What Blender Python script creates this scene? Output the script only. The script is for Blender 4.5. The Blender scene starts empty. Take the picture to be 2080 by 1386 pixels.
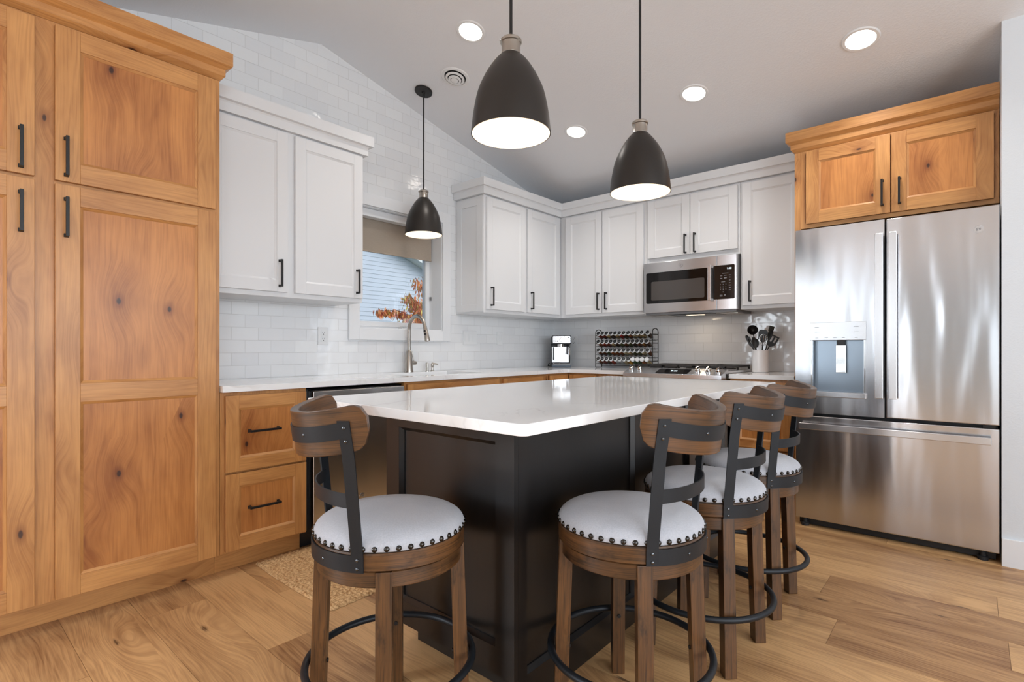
import bpy, bmesh, math, random
from mathutils import Vector, Matrix
R = math.radians
S = bpy.context.scene
COL = S.collection
random.seed(7)

# ---------------------------------------------------------------- camera, world, lights, exposure
cam = bpy.data.objects.new('camera', bpy.data.cameras.new('camera')); COL.objects.link(cam)
cam.location = (3.322, -4.47, 1.0915); cam.rotation_euler = (R(90), 0, R(41.1))
cam.data.sensor_width = 36; cam.data.lens = 1074 / 2080 * 36; cam.data.shift_y = 16.5 / 2080
cam.data.clip_start = 0.05; S.camera = cam

w = bpy.data.worlds.new('world'); S.world = w; w.use_nodes = True
wn = w.node_tree.nodes; wn.clear()
bgn = wn.new('ShaderNodeBackground'); wo = wn.new('ShaderNodeOutputWorld'); sky = wn.new('ShaderNodeTexSky')
sky.sky_type = 'HOSEK_WILKIE'; sky.turbidity = 4; sky.ground_albedo = .4
sky.sun_direction = Vector((.5, .6, .6)).normalized()
w.node_tree.links.new(sky.outputs[0], bgn.inputs[0]); w.node_tree.links.new(bgn.outputs[0], wo.inputs[0])
bgn.inputs[1].default_value = 4.6

S.view_settings.view_transform = 'Standard'; S.view_settings.look = 'None'
S.view_settings.exposure = 0.1; S.view_settings.gamma = 1; S.view_settings.use_curve_mapping = False
try:
    S.cycles.use_denoising = True; S.cycles.max_bounces = 8; S.cycles.diffuse_bounces = 4
    S.cycles.sample_clamp_indirect = 6; S.cycles.caustics_reflective = False; S.cycles.caustics_refractive = False
except Exception: pass

def area(name, loc, rot, sx, sy, power, color=(1, 1, 1), shape='RECTANGLE', spread=None):
    l = bpy.data.lights.new(name, 'AREA'); l.shape = shape; l.size = sx
    if shape in ('RECTANGLE', 'ELLIPSE'): l.size_y = sy
    l.energy = power; l.color = color
    if spread: l.spread = spread
    o = bpy.data.objects.new(name, l); COL.objects.link(o); o.location = loc; o.rotation_euler = rot
    return o
DAY = (.84, .92, 1.0)
# daylight entering through the glazing of the rear and the right wall (openings built below)
area('daylight_rear_left', (1.1, -9.12, 1.65), (R(-90), 0, R(180)), 1.2, 1.3, 11, DAY)
area('daylight_rear_slot', (2.2, -9.12, 1.25), (R(-90), 0, R(180)), .22, 2.1, 9, DAY)
area('daylight_rear_right', (3.95, -9.12, 1.25), (R(-90), 0, R(180)), .8, 2.1, 8, DAY)
area('daylight_side', (7.12, -5.6, 1.45), (R(90), 0, R(90)), 3.2, 1.9, 138, DAY)
area('added_daylight_kitchen_side', (7.12, -2.6, 1.6), (R(90), 0, R(90)), 1.8, 1.4, 48, DAY)  # unseen window light, added to brighten the ceiling slope left of the ridge
area('daylight_dining', (.06, -7.0, 1.45), (R(90), 0, R(-90)), 1.7, 1.7, 125, DAY)
sl = bpy.data.lights.new('sun', 'SUN'); sl.energy = 1.7; sl.angle = R(45); sl.color = (1, .97, .92)
so = bpy.data.objects.new('sun', sl); COL.objects.link(so); so.rotation_euler = Vector((.88, .30, .46)).to_track_quat('Z', 'Y').to_euler()

# ceiling geometry: ridge along X at y=-2.623
RY, RZ, SL, SLL = -2.623, 3.154, .228, .268
def ceil_z(y): return RZ - SL * (y - RY) if y > RY else max(RZ - SLL * (RY - y), 2.5)

# ---------------------------------------------------------------- node helpers
class NT:
    def __init__(s, name):
        s.m = bpy.data.materials.new(name); s.m.use_nodes = True
        s.t = s.m.node_tree; s.b = s.t.nodes['Principled BSDF']
    def n(s, t, **k):
        x = s.t.nodes.new(t)
        for a, b in k.items(): setattr(x, a, b)
        return x
    def l(s, a, b): s.t.links.new(a, b)
    def put(s, sock, v):
        if isinstance(v, bpy.types.NodeSocket): s.l(v, sock)
        elif v is not None: sock.default_value = v
    def math(s, op, a, b=None, c=None, clamp=False):
        x = s.n('ShaderNodeMath', operation=op, use_clamp=clamp)
        for i, v in enumerate((a, b, c)): s.put(x.inputs[i], v)
        return x.outputs[0]
    def mix(s, f, a, b, bt='MIX'):
        x = s.n('ShaderNodeMix', data_type='RGBA', blend_type=bt)
        s.put(x.inputs[0], f); s.put(x.inputs[6], a); s.put(x.inputs[7], b)
        return x.outputs[2]
    def xyz(s, x, y, z=0.):
        c = s.n('ShaderNodeCombineXYZ'); s.put(c.inputs[0], x); s.put(c.inputs[1], y); s.put(c.inputs[2], z)
        return c.outputs[0]
    def sep(s, v):
        c = s.n('ShaderNodeSeparateXYZ'); s.l(v, c.inputs[0]); return c.outputs
    def noise(s, v, sc=1., det=2., rough=.5, dist=0.):
        x = s.n('ShaderNodeTexNoise'); s.l(v, x.inputs['Vector']); x.inputs['Scale'].default_value = sc
        x.inputs['Detail'].default_value = det; x.inputs['Roughness'].default_value = rough; x.inputs['Distortion'].default_value = dist
        return x.outputs['Fac']
    def ramp(s, v, a, b, c0=0., c1=1.):
        x = s.n('ShaderNodeMapRange', interpolation_type='SMOOTHSTEP'); s.put(x.inputs[0], v)
        x.inputs[1].default_value = a; x.inputs[2].default_value = b; x.inputs[3].default_value = c0; x.inputs[4].default_value = c1
        return x.outputs[0]
    def bump(s, h, st=.2, d=.002, norm=None):
        x = s.n('ShaderNodeBump'); x.inputs['Strength'].default_value = st; x.inputs['Distance'].default_value = d
        s.l(h, x.inputs['Height'])
        if norm: s.l(norm, x.inputs['Normal'])
        return x.outputs[0]
    def uv(s): return s.n('ShaderNodeUVMap', uv_map='UVMap').outputs[0]
    def pos(s): return s.n('ShaderNodeNewGeometry').outputs['Position']
    def obj(s): return s.n('ShaderNodeTexCoord').outputs['Object']
    def set(s, col=None, rough=None, metal=None, normal=None, **k):
        i = s.b.inputs
        s.put(i['Base Color'], col if not isinstance(col, tuple) else (*col[:3], 1)); s.put(i['Roughness'], rough); s.put(i['Metallic'], metal)
        if normal: s.l(normal, i['Normal'])
        for a, b in k.items(): s.put(i[a.replace('_', ' ')], b)
        return s.m

def lin(r, g, b):
    f = lambda c: (c / 255 / 12.92) if c <= 10.3 else ((c / 255 + .055) / 1.055) ** 2.4
    return (f(r), f(g), f(b), 1)

def plain(name, col, rough=.4, metal=0., **k): return NT(name).set((*col[:3],), rough, metal, **k)

def wood(name, light, dark, knotc, ks=(1.5, 3.6), km=.55, ring=.35, rough=.38, board=None, fine=1., coat=.15, bumpst=.12, dist=0):
    t = NT(name); uv = t.uv(); u, v, _ = t.sep(uv)
    # sparse knots
    kv = t.xyz(t.math('MULTIPLY', u, ks[0]), t.math('MULTIPLY', v, ks[1]))
    vo = t.n('ShaderNodeTexVoronoi', voronoi_dimensions='2D', feature='F1'); t.l(kv, vo.inputs['Vector']); vo.inputs['Scale'].default_value = 1
    vc = t.sep(vo.outputs['Color'])
    mask = t.math('GREATER_THAN', vc[0], km)
    D = vo.outputs['Distance']
    fall = t.math('MULTIPLY', t.ramp(D, .02, .42, 1, 0), mask)
    wob = t.noise(t.xyz(t.math('MULTIPLY', u, 1.6), t.math('MULTIPLY', v, 5.)), 1, 2)
    v2 = t.math('ADD', v, t.math('MULTIPLY', fall, .05)); v2 = t.math('ADD', v2, t.math('MULTIPLY', wob, .05))
    lo = t.noise(t.xyz(t.math('MULTIPLY', u, .55), t.math('MULTIPLY', v2, 7.)), 1, 1.5)
    rings = t.math('SINE', t.math('MULTIPLY', lo, 95.))
    rings = t.ramp(rings, -.2, 1., 0, 1)
    fin = t.noise(t.xyz(t.math('MULTIPLY', u, 5.), t.math('MULTIPLY', v2, 170. * fine)), 1, 3, .6)
    blot = t.noise(t.xyz(t.math('MULTIPLY', u, 3.), t.math('MULTIPLY', v, 9.)), 1, 3, .6)
    f = t.math('MULTIPLY', rings, ring)
    f = t.math('ADD', f, t.math('MULTIPLY', t.ramp(fin, .35, .75), .3))
    f = t.math('ADD', f, t.math('MULTIPLY', t.ramp(blot, .3, .72), .45))
    f = t.math('ADD', f, t.math('MULTIPLY', fall, .3), clamp=True)
    if board:
        wnn = t.n('ShaderNodeTexWhiteNoise', noise_dimensions='1D'); t.l(t.math('FLOOR', t.math('DIVIDE', v, board)), wnn.inputs['W'])
        f = t.math('ADD', f, t.math('MULTIPLY', t.math('SUBTRACT', wnn.outputs['Value'], .5), .35), clamp=True)
    c = t.mix(f, light, dark)
    kn = t.math('MULTIPLY', t.ramp(t.math('ADD', D, t.math('MULTIPLY', t.math('SUBTRACT', wob, .5), .03)), .016, .036, 1, 0), mask)
    kh = t.math('MULTIPLY', t.ramp(D, .03, .11, 1, 0), mask); c = t.mix(t.math('MULTIPLY', kh, .45), c, dark, 'MULTIPLY')
    c = t.mix(t.math('MULTIPLY', kn, .92), c, knotc)
    if dist:
        dn = t.noise(t.xyz(t.math('MULTIPLY', u, 7.), t.math('MULTIPLY', v, 14.)), 1, 4, .7)
        c = t.mix(t.math('MULTIPLY', t.ramp(dn, .5, .72), dist), c, lin(22, 15, 11))
        c = t.mix(t.math('MULTIPLY', t.ramp(fin, .5, .68), .5), c, lin(26, 17, 11))
    nb = t.bump(fin, bumpst, .0006)
    return t.set(c, rough, 0, nb, Coat_Weight=coat, Coat_Roughness=.25)

M = {}
M['alder'] = wood('alder_frame', lin(207, 151, 91), lin(152, 97, 50), lin(52, 26, 14), ks=(2.0, 4.5), km=.5, ring=.13)
M['alder_panel'] = wood('alder_panel', lin(201, 136, 75), lin(146, 86, 40), lin(48, 22, 12), ks=(2.2, 3.8), km=.35, ring=.16, board=.14)
M['stool_wood'] = wood('stained_oak', lin(106, 70, 37), lin(32, 21, 13), lin(30, 15, 8), km=.95, ring=.2, fine=1.6, rough=.36, coat=.25, bumpst=.35, dist=.85)
M['white'] = plain('white_painted_wood', lin(222, 223, 225), .35)
M['trim'] = plain('white_trim_paint', lin(228, 229, 231), .35)
M['black'] = plain('matte_black_metal', lin(30, 29, 29), .42, .3)
M['frame'] = plain('charcoal_steel', lin(27, 31, 36), .46, .35)
M['nail'] = plain('dark_pewter_nail', lin(70, 68, 66), .22, 1.)
M['screw'] = plain('bright_screw', lin(92, 94, 96), .25, 1.)
M['nickel'] = plain('satin_nickel', lin(176, 170, 162), .28, 1.)
M['chrome'] = plain('polished_chrome', lin(225, 225, 225), .1, 1.)
M['shade_out'] = plain('bronze_black_enamel', lin(44, 40, 37), .38, .35)
M['shade_in'] = plain('white_enamel_inside', lin(248, 240, 228), .4)
M['blackgloss'] = plain('black_glass', lin(14, 12, 12), .06)
M['blackplastic'] = plain('black_plastic', lin(24, 24, 26), .45)
M['iron'] = plain('cast_iron', lin(34, 31, 29), .55)
M['plate'] = plain('white_plastic', lin(228, 229, 230), .3)
M['slot'] = plain('dark_slot', lin(60, 58, 56), .6)
M['crock'] = plain('white_glazed_ceramic', lin(236, 236, 238), .12)
M['rubber'] = plain('dark_rubber', lin(22, 22, 24), .7)
M['utensil'] = plain('black_nylon', lin(26, 24, 24), .38)
M['darkvoid'] = plain('dark_cavity', lin(16, 16, 18), .8)
M['sink'] = plain('white_composite_sink', lin(226, 227, 229), .25)
M['greyplastic'] = plain('grey_plastic', lin(120, 120, 122), .4)
M['digits'] = NT('lit_digits').set((.8, .9, 1.), .5, 0, Emission_Color=(.75, .9, 1, 1), Emission_Strength=1.5)
M['print'] = plain('pale_print', lin(170, 172, 176), .5)
M['printdark'] = plain('grey_print', lin(110, 112, 116), .5)

def steel(name, col, rough, along='z', wav=.0):
    t = NT(name); o = t.obj(); x, y, z = t.sep(o)
    if along == 'z': fv = t.xyz(t.math('MULTIPLY', x, 2.), t.math('MULTIPLY', y, 2.), t.math('MULTIPLY', z, 900.))
    else: fv = t.xyz(t.math('MULTIPLY', x, 900.), t.math('MULTIPLY', y, 900.), t.math('MULTIPLY', z, 2.))
    br = t.noise(fv, 1, 2)
    h = t.bump(br, .02, .0003)
    if wav:
        big = t.noise(t.xyz(t.math('MULTIPLY', x, 5.5), t.math('MULTIPLY', y, 5.5), t.math('MULTIPLY', z, .9)), 1, 1.5, .4)
        h = t.bump(big, wav, .012, h)
    r = t.math('ADD', t.math('MULTIPLY', br, .04), rough)
    t.b.inputs['Anisotropic'].default_value = .8; t.l(t.xyz(0., 0., 1.) if along == 'z' else t.xyz(1., 0., 0.), t.b.inputs['Tangent'])
    return t.set(col, r, 1., h)
M['steel'] = steel('brushed_stainless', lin(206, 206, 209), .15, 'z', .7)
M['steel2'] = steel('brushed_stainless_trim', lin(212, 212, 214), .22, 'z')
M['steeldw'] = steel('brushed_stainless_dishwasher', lin(214, 211, 208), .2, 'z', .5)

def quartz():
    t = NT('white_quartz'); p = t.pos()
    n1 = t.noise(p, 1.3, 5, .6, 1.2)
    vein = t.ramp(t.math('ABSOLUTE', t.math('SUBTRACT', n1, .5)), 0, .014, 1, 0)
    msk = t.ramp(t.noise(p, 2.2, 2), .5, .68)
    f = t.math('MULTIPLY', t.math('MULTIPLY', vein, msk), .3)
    return t.set(t.mix(f, lin(240, 241, 242), lin(176, 172, 168)), .07, 0, None)
M['quartz'] = quartz()

def tile(axis):
    t = NT('glossy_subway_tile_' + axis); x, y, z = t.sep(t.pos())
    h = y if axis == 'y' else x
    vec = t.xyz(t.math('ADD', h, 30.03 if axis == 'y' else 30.), t.math('SUBTRACT', z, .915 - .77 * 20))
    b = t.n('ShaderNodeTexBrick', offset=.5, squash=1.); t.l(vec, b.inputs['Vector'])
    i = b.inputs; i['Scale'].default_value = 1; i['Brick Width'].default_value = .156; i['Row Height'].default_value = .077
    i['Mortar Size'].default_value = .0013; i['Mortar Smooth'].default_value = .25; i['Bias'].default_value = 0
    i['Color1'].default_value = lin(232, 233, 234); i['Color2'].default_value = lin(226, 227, 229); i['Mortar'].default_value = lin(212, 212, 212)
    hh = t.math('SUBTRACT', 1., b.outputs['Fac'])
    n1 = t.bump(hh, .5, .0012)
    bc = t.sep(b.outputs['Color'])[0]
    wave = t.noise(t.xyz(t.math('MULTIPLY', h, 11.), t.math('MULTIPLY', z, 16.), t.math('MULTIPLY', bc, 60.)), 1, 1.5, .4)
    n2 = t.bump(wave, .5, .006, n1)
    return t.set(b.outputs['Color'], .09, 0, n2)
M['tile_left'] = tile('y'); M['tile_back'] = tile('x')

def rough_paint(name, col, sc=110, st=.25):
    t = NT(name); n = t.noise(t.pos(), sc, 3, .6)
    return t.set(col, .75, 0, t.bump(t.ramp(n, .4, .65), st, .0025))
M['ceiling'] = rough_paint('textured_ceiling_paint', lin(233, 235, 239), 95, .16)
M['wall'] = rough_paint('light_grey_wall_paint', lin(214, 219, 224), 120, .1)

def espresso():
    t = NT('espresso_stained_wood'); x, y, z = t.sep(t.pos())
    g = t.noise(t.xyz(t.math('MULTIPLY', x, 160.), t.math('MULTIPLY', y, 160.), t.math('MULTIPLY', z, 6.)), 1, 3, .6)
    return t.set(t.mix(g, lin(11, 10, 10), lin(25, 22, 21)), .33, 0, t.bump(g, .12, .0005), Coat_Weight=.2, Coat_Roughness=.3)
M['espresso'] = espresso()

def fabric():
    t = NT('pale_grey_linen'); p = t.obj(); x, y, z = t.sep(p)
    a = t.math('SINE', t.math('MULTIPLY', t.math('ADD', x, y), 1900.)); b = t.math('SINE', t.math('MULTIPLY', t.math('SUBTRACT', x, y), 1900.))
    wv = t.math('MULTIPLY', a, b); n = t.noise(p, 260, 3, .7); n2 = t.noise(p, 9, 2)
    c = t.mix(t.math('ADD', t.math('MULTIPLY', n, .6), t.math('MULTIPLY', n2, .4)), lin(138, 142, 152), lin(206, 208, 214))
    h = t.math('ADD', t.math('MULTIPLY', wv, .3), n)
    return t.set(c, .9, 0, t.bump(h, .35, .0012), Sheen_Weight=.2)
M['fabric'] = fabric()

def floor_mat():
    t = NT('oak_look_plank_floor'); u, v, _ = t.sep(t.uv())
    at = t.n('ShaderNodeAttribute', attribute_name='rnd'); r = at.outputs['Fac']
    kv = t.xyz(t.math('MULTIPLY', u, 1.1), t.math('MULTIPLY', v, 4.))
    vo = t.n('ShaderNodeTexVoronoi', voronoi_dimensions='2D', feature='F1'); t.l(kv, vo.inputs['Vector']); vo.inputs['Scale'].default_value = 1
    D = vo.outputs['Distance']; mask = t.math('GREATER_THAN', t.sep(vo.outputs['Color'])[0], .5)
    fall = t.math('MULTIPLY', t.ramp(D, 0, .5, 1, 0), mask)
    wob = t.noise(t.xyz(t.math('MULTIPLY', u, 1.4), t.math('MULTIPLY', v, 6.)), 1, 2)
    v2 = t.math('ADD', t.math('ADD', v, t.math('MULTIPLY', fall, .09)), t.math('MULTIPLY', wob, .09))
    lo = t.noise(t.xyz(t.math('MULTIPLY', u, .5), t.math('MULTIPLY', v2, 6.)), 1, 1.5)
    rings = t.ramp(t.math('SINE', t.math('MULTIPLY', lo, 170.)), -.3, 1., 0, 1)
    fin = t.noise(t.xyz(t.math('MULTIPLY', u, 4.), t.math('MULTIPLY', v2, 130.)), 1, 3, .65)
    blot = t.noise(t.xyz(t.math('MULTIPLY', u, 1.3), t.math('MULTIPLY', v, 10.)), 1, 3, .6)
    streak = t.noise(t.xyz(t.math('MULTIPLY', u, 1.6), t.math('MULTIPLY', v2, 32.)), 1, 2, .6)
    f = t.math('MULTIPLY', rings, .09); f = t.math('ADD', f, t.math('MULTIPLY', t.ramp(fin, .35, .7), .36))
    f = t.math('ADD', f, t.math('MULTIPLY', t.ramp(blot, .35, .75), .4))
    f = t.math('ADD', f, t.math('MULTIPLY', t.math('SUBTRACT', r, .4), .6), clamp=True)
    c = t.mix(f, lin(208, 165, 115), lin(120, 78, 45))
    st = t.math('MULTIPLY', t.ramp(streak, .66, .78), t.ramp(t.noise(t.xyz(t.math('MULTIPLY', u, .9), t.math('MULTIPLY', v, 5.)), 1, 1), .5, .62))
    c = t.mix(t.math('MULTIPLY', st, .55), c, lin(98, 62, 36))
    kn = t.math('MULTIPLY', t.ramp(t.math('ADD', D, t.math('MULTIPLY', t.math('SUBTRACT', fin, .5), .12)), .008, .045, 1, 0), mask)
    c = t.mix(t.math('MULTIPLY', kn, .85), c, lin(62, 38, 24))
    return t.set(c, t.math('ADD', .3, t.math('MULTIPLY', fin, .18)), 0, t.bump(fin, .12, .0006))
M['floor'] = floor_mat()
M['floorgap'] = plain('dark_seam', lin(88, 60, 38), .7)

def jute():
    t = NT('braided_jute'); p = t.pos(); n = t.noise(p, 90, 3, .7); n2 = t.noise(p, 400, 2)
    c = t.mix(t.ramp(n, .35, .7), lin(228, 192, 142), lin(166, 120, 72))
    return t.set(c, .95, 0, t.bump(n2, .6, .002))
M['jute'] = jute()
def shade_fab():
    t = NT('taupe_roller_shade'); x, y, z = t.sep(t.pos())
    g = t.noise(t.xyz(t.math('MULTIPLY', x, 60.), t.math('MULTIPLY', y, 60.), t.math('MULTIPLY', z, 900.)), 1, 2)
    m = t.set(t.mix(g, lin(170, 157, 143), lin(152, 139, 125)), .85, 0, t.bump(g, .2, .0008), Subsurface_Weight=0.)
    return m
M['rollershade'] = shade_fab()
def glass_mat():
    t = NT('window_glass'); t.t.nodes.remove(t.b)
    g = t.n('ShaderNodeBsdfGlossy'); g.inputs['Roughness'].default_value = .02
    tr = t.n('ShaderNodeBsdfTransparent'); fr = t.n('ShaderNodeFresnel'); fr.inputs[0].default_value = 1.35
    mx = t.n('ShaderNodeMixShader'); t.l(fr.outputs[0], mx.inputs[0]); t.l(tr.outputs[0], mx.inputs[1]); t.l(g.outputs[0], mx.inputs[2])
    t.l(mx.outputs[0], t.t.nodes['Material Output'].inputs[0]); return t.m
M['glass'] = glass_mat()
M['siding'] = plain('pale_blue_siding', lin(196, 206, 222), .6)
M['outtrim'] = plain('outdoor_white_trim', lin(225, 228, 230), .5)
M['roof'] = plain('grey_shingle', lin(96, 94, 92), .9)
M['grass'] = plain('lawn_green', lin(96, 108, 62), .95)
def leafmat():
    t = NT('autumn_leaves'); at = t.n('ShaderNodeAttribute', attribute_name='rnd'); r = at.outputs['Fac']
    c = t.mix(t.ramp(r, .0, .45), lin(206, 84, 58), lin(226, 136, 74)); c = t.mix(t.ramp(r, .5, .85), c, lin(212, 188, 96))
    return t.set(c, .6, 0)
M['leaf'] = leafmat()
M['bark'] = plain('brown_bark', lin(84, 62, 50), .9)
def emit(name, col, st): return NT(name).set(col, .5, 0, Emission_Color=(*col, 1), Emission_Strength=st)
M['bulb'] = emit('warm_bulb', (1., .86, .68), 2.2)
M['downlight'] = emit('downlight_lens', (1., .93, .84), 9.)
M['lens'] = emit('cooktop_lamp_lens', (1., .8, .55), 1.6)

# ---------------------------------------------------------------- mesh helpers
mapA = lambda u, v, w: (w, u, v)      # faces +X; u along Y, v up, w out of the left wall
mapB = lambda u, v, w: (u, -w, v)     # faces -Y; u along X, v up, w out of the back wall
mapI = lambda u, v, w: (u, v, w)
class MB:
    def __init__(s, mp=mapI):
        s.bm = bmesh.new(); s.uv = s.bm.loops.layers.uv.new('UVMap'); s.mp = mp; s.rl = None
    def attr(s): s.rl = s.bm.faces.layers.float.new('rnd'); return s
    def box(s, a0, a1, b0, b1, c0, c1, g=1, m=0):
        if a0 > a1: a0, a1 = a1, a0
        if b0 > b1: b0, b1 = b1, b0
        if c0 > c1: c0, c1 = c1, c0
        P = {}; V = {}
        for i, a in enumerate((a0, a1)):
            for j, b in enumerate((b0, b1)):
                for k, c in enumerate((c0, c1)):
                    V[i, j, k] = s.bm.verts.new(s.mp(a, b, c)); P[V[i, j, k]] = (a, b, c)
        F = [((0,0,0),(0,0,1),(0,1,1),(0,1,0),0), ((1,0,0),(1,1,0),(1,1,1),(1,0,1),0), ((0,0,0),(1,0,0),(1,0,1),(0,0,1),1),
             ((0,1,0),(0,1,1),(1,1,1),(1,1,0),1), ((0,0,0),(0,1,0),(1,1,0),(1,0,0),2), ((0,0,1),(1,0,1),(1,1,1),(0,1,1),2)]
        ou, ov = random.uniform(0, 40), random.uniform(0, 40); fs = []
        for f in F:
            n = f[4]; face = s.bm.faces.new([V[q] for q in f[:4]]); face.material_index = m; fs.append(face)
            ax = [0, 1, 2]; ax.remove(n)
            if g in ax: ax.remove(g); gu, gv = g, ax[0]
            else: gu, gv = ax[0], ax[1]
            for lp in face.loops:
                p = P[lp.vert]; lp[s.uv].uv = (p[gu] + ou, p[gv] + ov + .31 * n)
        return fs
    def poly(s, pts, faces, m=0, uv=None, smooth=False):
        vs = [s.bm.verts.new(s.mp(*p)) for p in pts]; out = []; ou, ov = random.uniform(0, 40), random.uniform(0, 40)
        for f in faces:
            try: fc = s.bm.faces.new([vs[i] for i in f])
            except ValueError: continue
            fc.material_index = m; fc.smooth = smooth; out.append(fc)
            for lp, i in zip(fc.loops, f):
                p = pts[i]; q = uv(p) if uv else (p[0], p[1])
                lp[s.uv].uv = (q[0] + ou, q[1] + ov)
        return out
    def lathe(s, prof, c=(0, 0, 0), seg=32, m=0, ax='z', smooth=True, close=False, xf=None):
        rows = []
        for r, h in prof:
            ring = []
            for i in range(seg):
                a = 2 * math.pi * i / seg; x, y = r * math.cos(a), r * math.sin(a)
                p = (x, y, h) if ax == 'z' else ((h, x, y) if ax == 'x' else (x, h, y))
                if xf: p = tuple(xf @ Vector(p))
                ring.append(s.bm.verts.new(s.mp(p[0] + c[0], p[1] + c[1], p[2] + c[2])))
            rows.append(ring)
        ou = random.uniform(0, 40)
        rng = range(len(rows) if close else len(rows) - 1); cum = [0]
        for i in range(1, len(prof)): cum.append(cum[-1] + math.hypot(prof[i][0] - prof[i-1][0], prof[i][1] - prof[i-1][1]))
        cum.append(cum[-1] + .02)
        for j in rng:
            A, B = rows[j], rows[(j + 1) % len(rows)]; rr = max(prof[j][0], .01)
            for i in range(seg):
                k = (i + 1) % seg
                try: f = s.bm.faces.new((A[i], A[k], B[k], B[i]))
                except ValueError: continue
                f.smooth = smooth; f.material_index = m
                uu = (i, i + 1, i + 1, i); hh = (cum[j], cum[j], cum[j+1], cum[j+1])
                for lp, q, h in zip(f.loops, uu, hh): lp[s.uv].uv = (q * 2 * math.pi * rr / seg + ou, h)
        if not close:
            for ring, pr, fl in ((rows[0], prof[0], 1), (rows[-1], prof[-1], 0)):
                if pr[0] > 1e-6:
                    f = s.bm.faces.new(ring[::-1] if fl else ring); f.material_index = m
        return s
    def tube(s, pts, r, seg=10, m=0, closed=False, smooth=True, cap=True):
        pts = [Vector(p) for p in pts]; n = len(pts); rings = []; up = None
        for i in range(n):
            if closed: t = (pts[(i+1) % n] - pts[i-1]).normalized()
            else: t = (pts[min(i+1, n-1)] - pts[max(i-1, 0)]).normalized()
            if up is None:
                up = Vector((0, 0, 1)) if abs(t.z) < .9 else Vector((1, 0, 0))
            up = (up - t * up.dot(t)).normalized(); sd = t.cross(up)
            rr = r[i] if isinstance(r, (list, tuple)) else r
            rings.append([s.bm.verts.new(s.mp(*(pts[i] + (up * math.cos(a) + sd * math.sin(a)) * rr))) for a in [2 * math.pi * k / seg for k in range(seg)]])
        for j in range(n if closed else n - 1):
            A, B = rings[j], rings[(j+1) % n]
            for i in range(seg):
                k = (i + 1) % seg; f = s.bm.faces.new((A[i], A[k], B[k], B[i])); f.smooth = smooth; f.material_index = m
        if not closed and cap:
            s.bm.faces.new(rings[0][::-1]).material_index = m; s.bm.faces.new(rings[-1]).material_index = m
        return s
    def prism(s, outl, c0, c1, m=0, g=0):
        n = len(outl); pts = [(a, b, c0) for a, b in outl] + [(a, b, c1) for a, b in outl]
        fs = [tuple(range(n))[::-1], tuple(range(n, 2 * n))] + [(i, (i+1) % n, (i+1) % n + n, i + n) for i in range(n)]
        return s.poly(pts, fs, m, uv=(lambda p: (p[0] + p[2], p[1] + p[2])) if g == 0 else (lambda p: (p[1] + p[2], p[0] + p[2])))
    def build(s, name, mats, parent=None, bevel=0., local=False, seg=2, angle=40):
        bmesh.ops.recalc_face_normals(s.bm, faces=s.bm.faces)
        me = bpy.data.meshes.new(name)
        if parent is not None and not local:
            o0 = root_of(parent)
            bmesh.ops.translate(s.bm, verts=s.bm.verts, vec=-Vector(o0.location))
        s.bm.to_mesh(me); s.bm.free()
        me.polygons.foreach_set('use_smooth', [True] * len(me.polygons)); me.set_sharp_from_angle(angle=R(32))
        for mm in (mats if isinstance(mats, (list, tuple)) else [mats]): me.materials.append(M[mm] if isinstance(mm, str) else mm)
        o = bpy.data.objects.new(name, me); COL.objects.link(o)
        if parent is not None: o.parent = parent
        if bevel:
            b = o.modifiers.new('bevel', 'BEVEL'); b.width = bevel; b.segments = seg; b.limit_method = 'ANGLE'; b.angle_limit = R(angle); b.harden_normals = True
        return o
def root_of(o):
    while o.parent: o = o.parent
    return o
def tag(o, label=None, cat=None, group=None, kind=None):
    for k, v in (('label', label), ('category', cat), ('group', group), ('kind', kind)):
        if v: o[k] = v
    return o
def thing(name, loc, label, cat, group=None, rz=0):
    o = bpy.data.objects.new(name, None); COL.objects.link(o); o.location = loc; o.rotation_euler = (0, 0, rz)
    o.empty_display_size = .05
    return tag(o, label, cat, group)
def struct(name, mb, mats, **k):
    o = mb.build(name, mats, **k)
    if o.parent is None: o['kind'] = 'structure'
    return o
def copy_tree(o, parent=None):
    c = o.copy(); COL.objects.link(c); c.parent = parent
    for ch in list(o.children): copy_tree(ch, c)
    return c
def text_mesh(name, s, size, mat, parent, origin, ux, uy, align='CENTER', depth=.0006):
    cu = bpy.data.curves.new(name, 'FONT'); cu.body = s; cu.size = size; cu.align_x = align; cu.align_y = 'CENTER'; cu.extrude = depth; cu.resolution_u = 2
    o = bpy.data.objects.new(name, cu); COL.objects.link(o)
    dg = bpy.context.evaluated_depsgraph_get(); me = bpy.data.meshes.new_from_object(o.evaluated_get(dg))
    COL.objects.unlink(o); bpy.data.objects.remove(o)
    ux, uy = Vector(ux), Vector(uy); uz = ux.cross(uy)
    mtx = Matrix((ux, uy, uz)).transposed().to_4x4(); mtx.translation = Vector(origin) - (Vector(root_of(parent).location) if parent else Vector())
    me.transform(mtx); me.materials.clear(); me.materials.append(M[mat])
    r = bpy.data.objects.new(name, me); COL.objects.link(r); r.parent = parent
    return r

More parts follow.
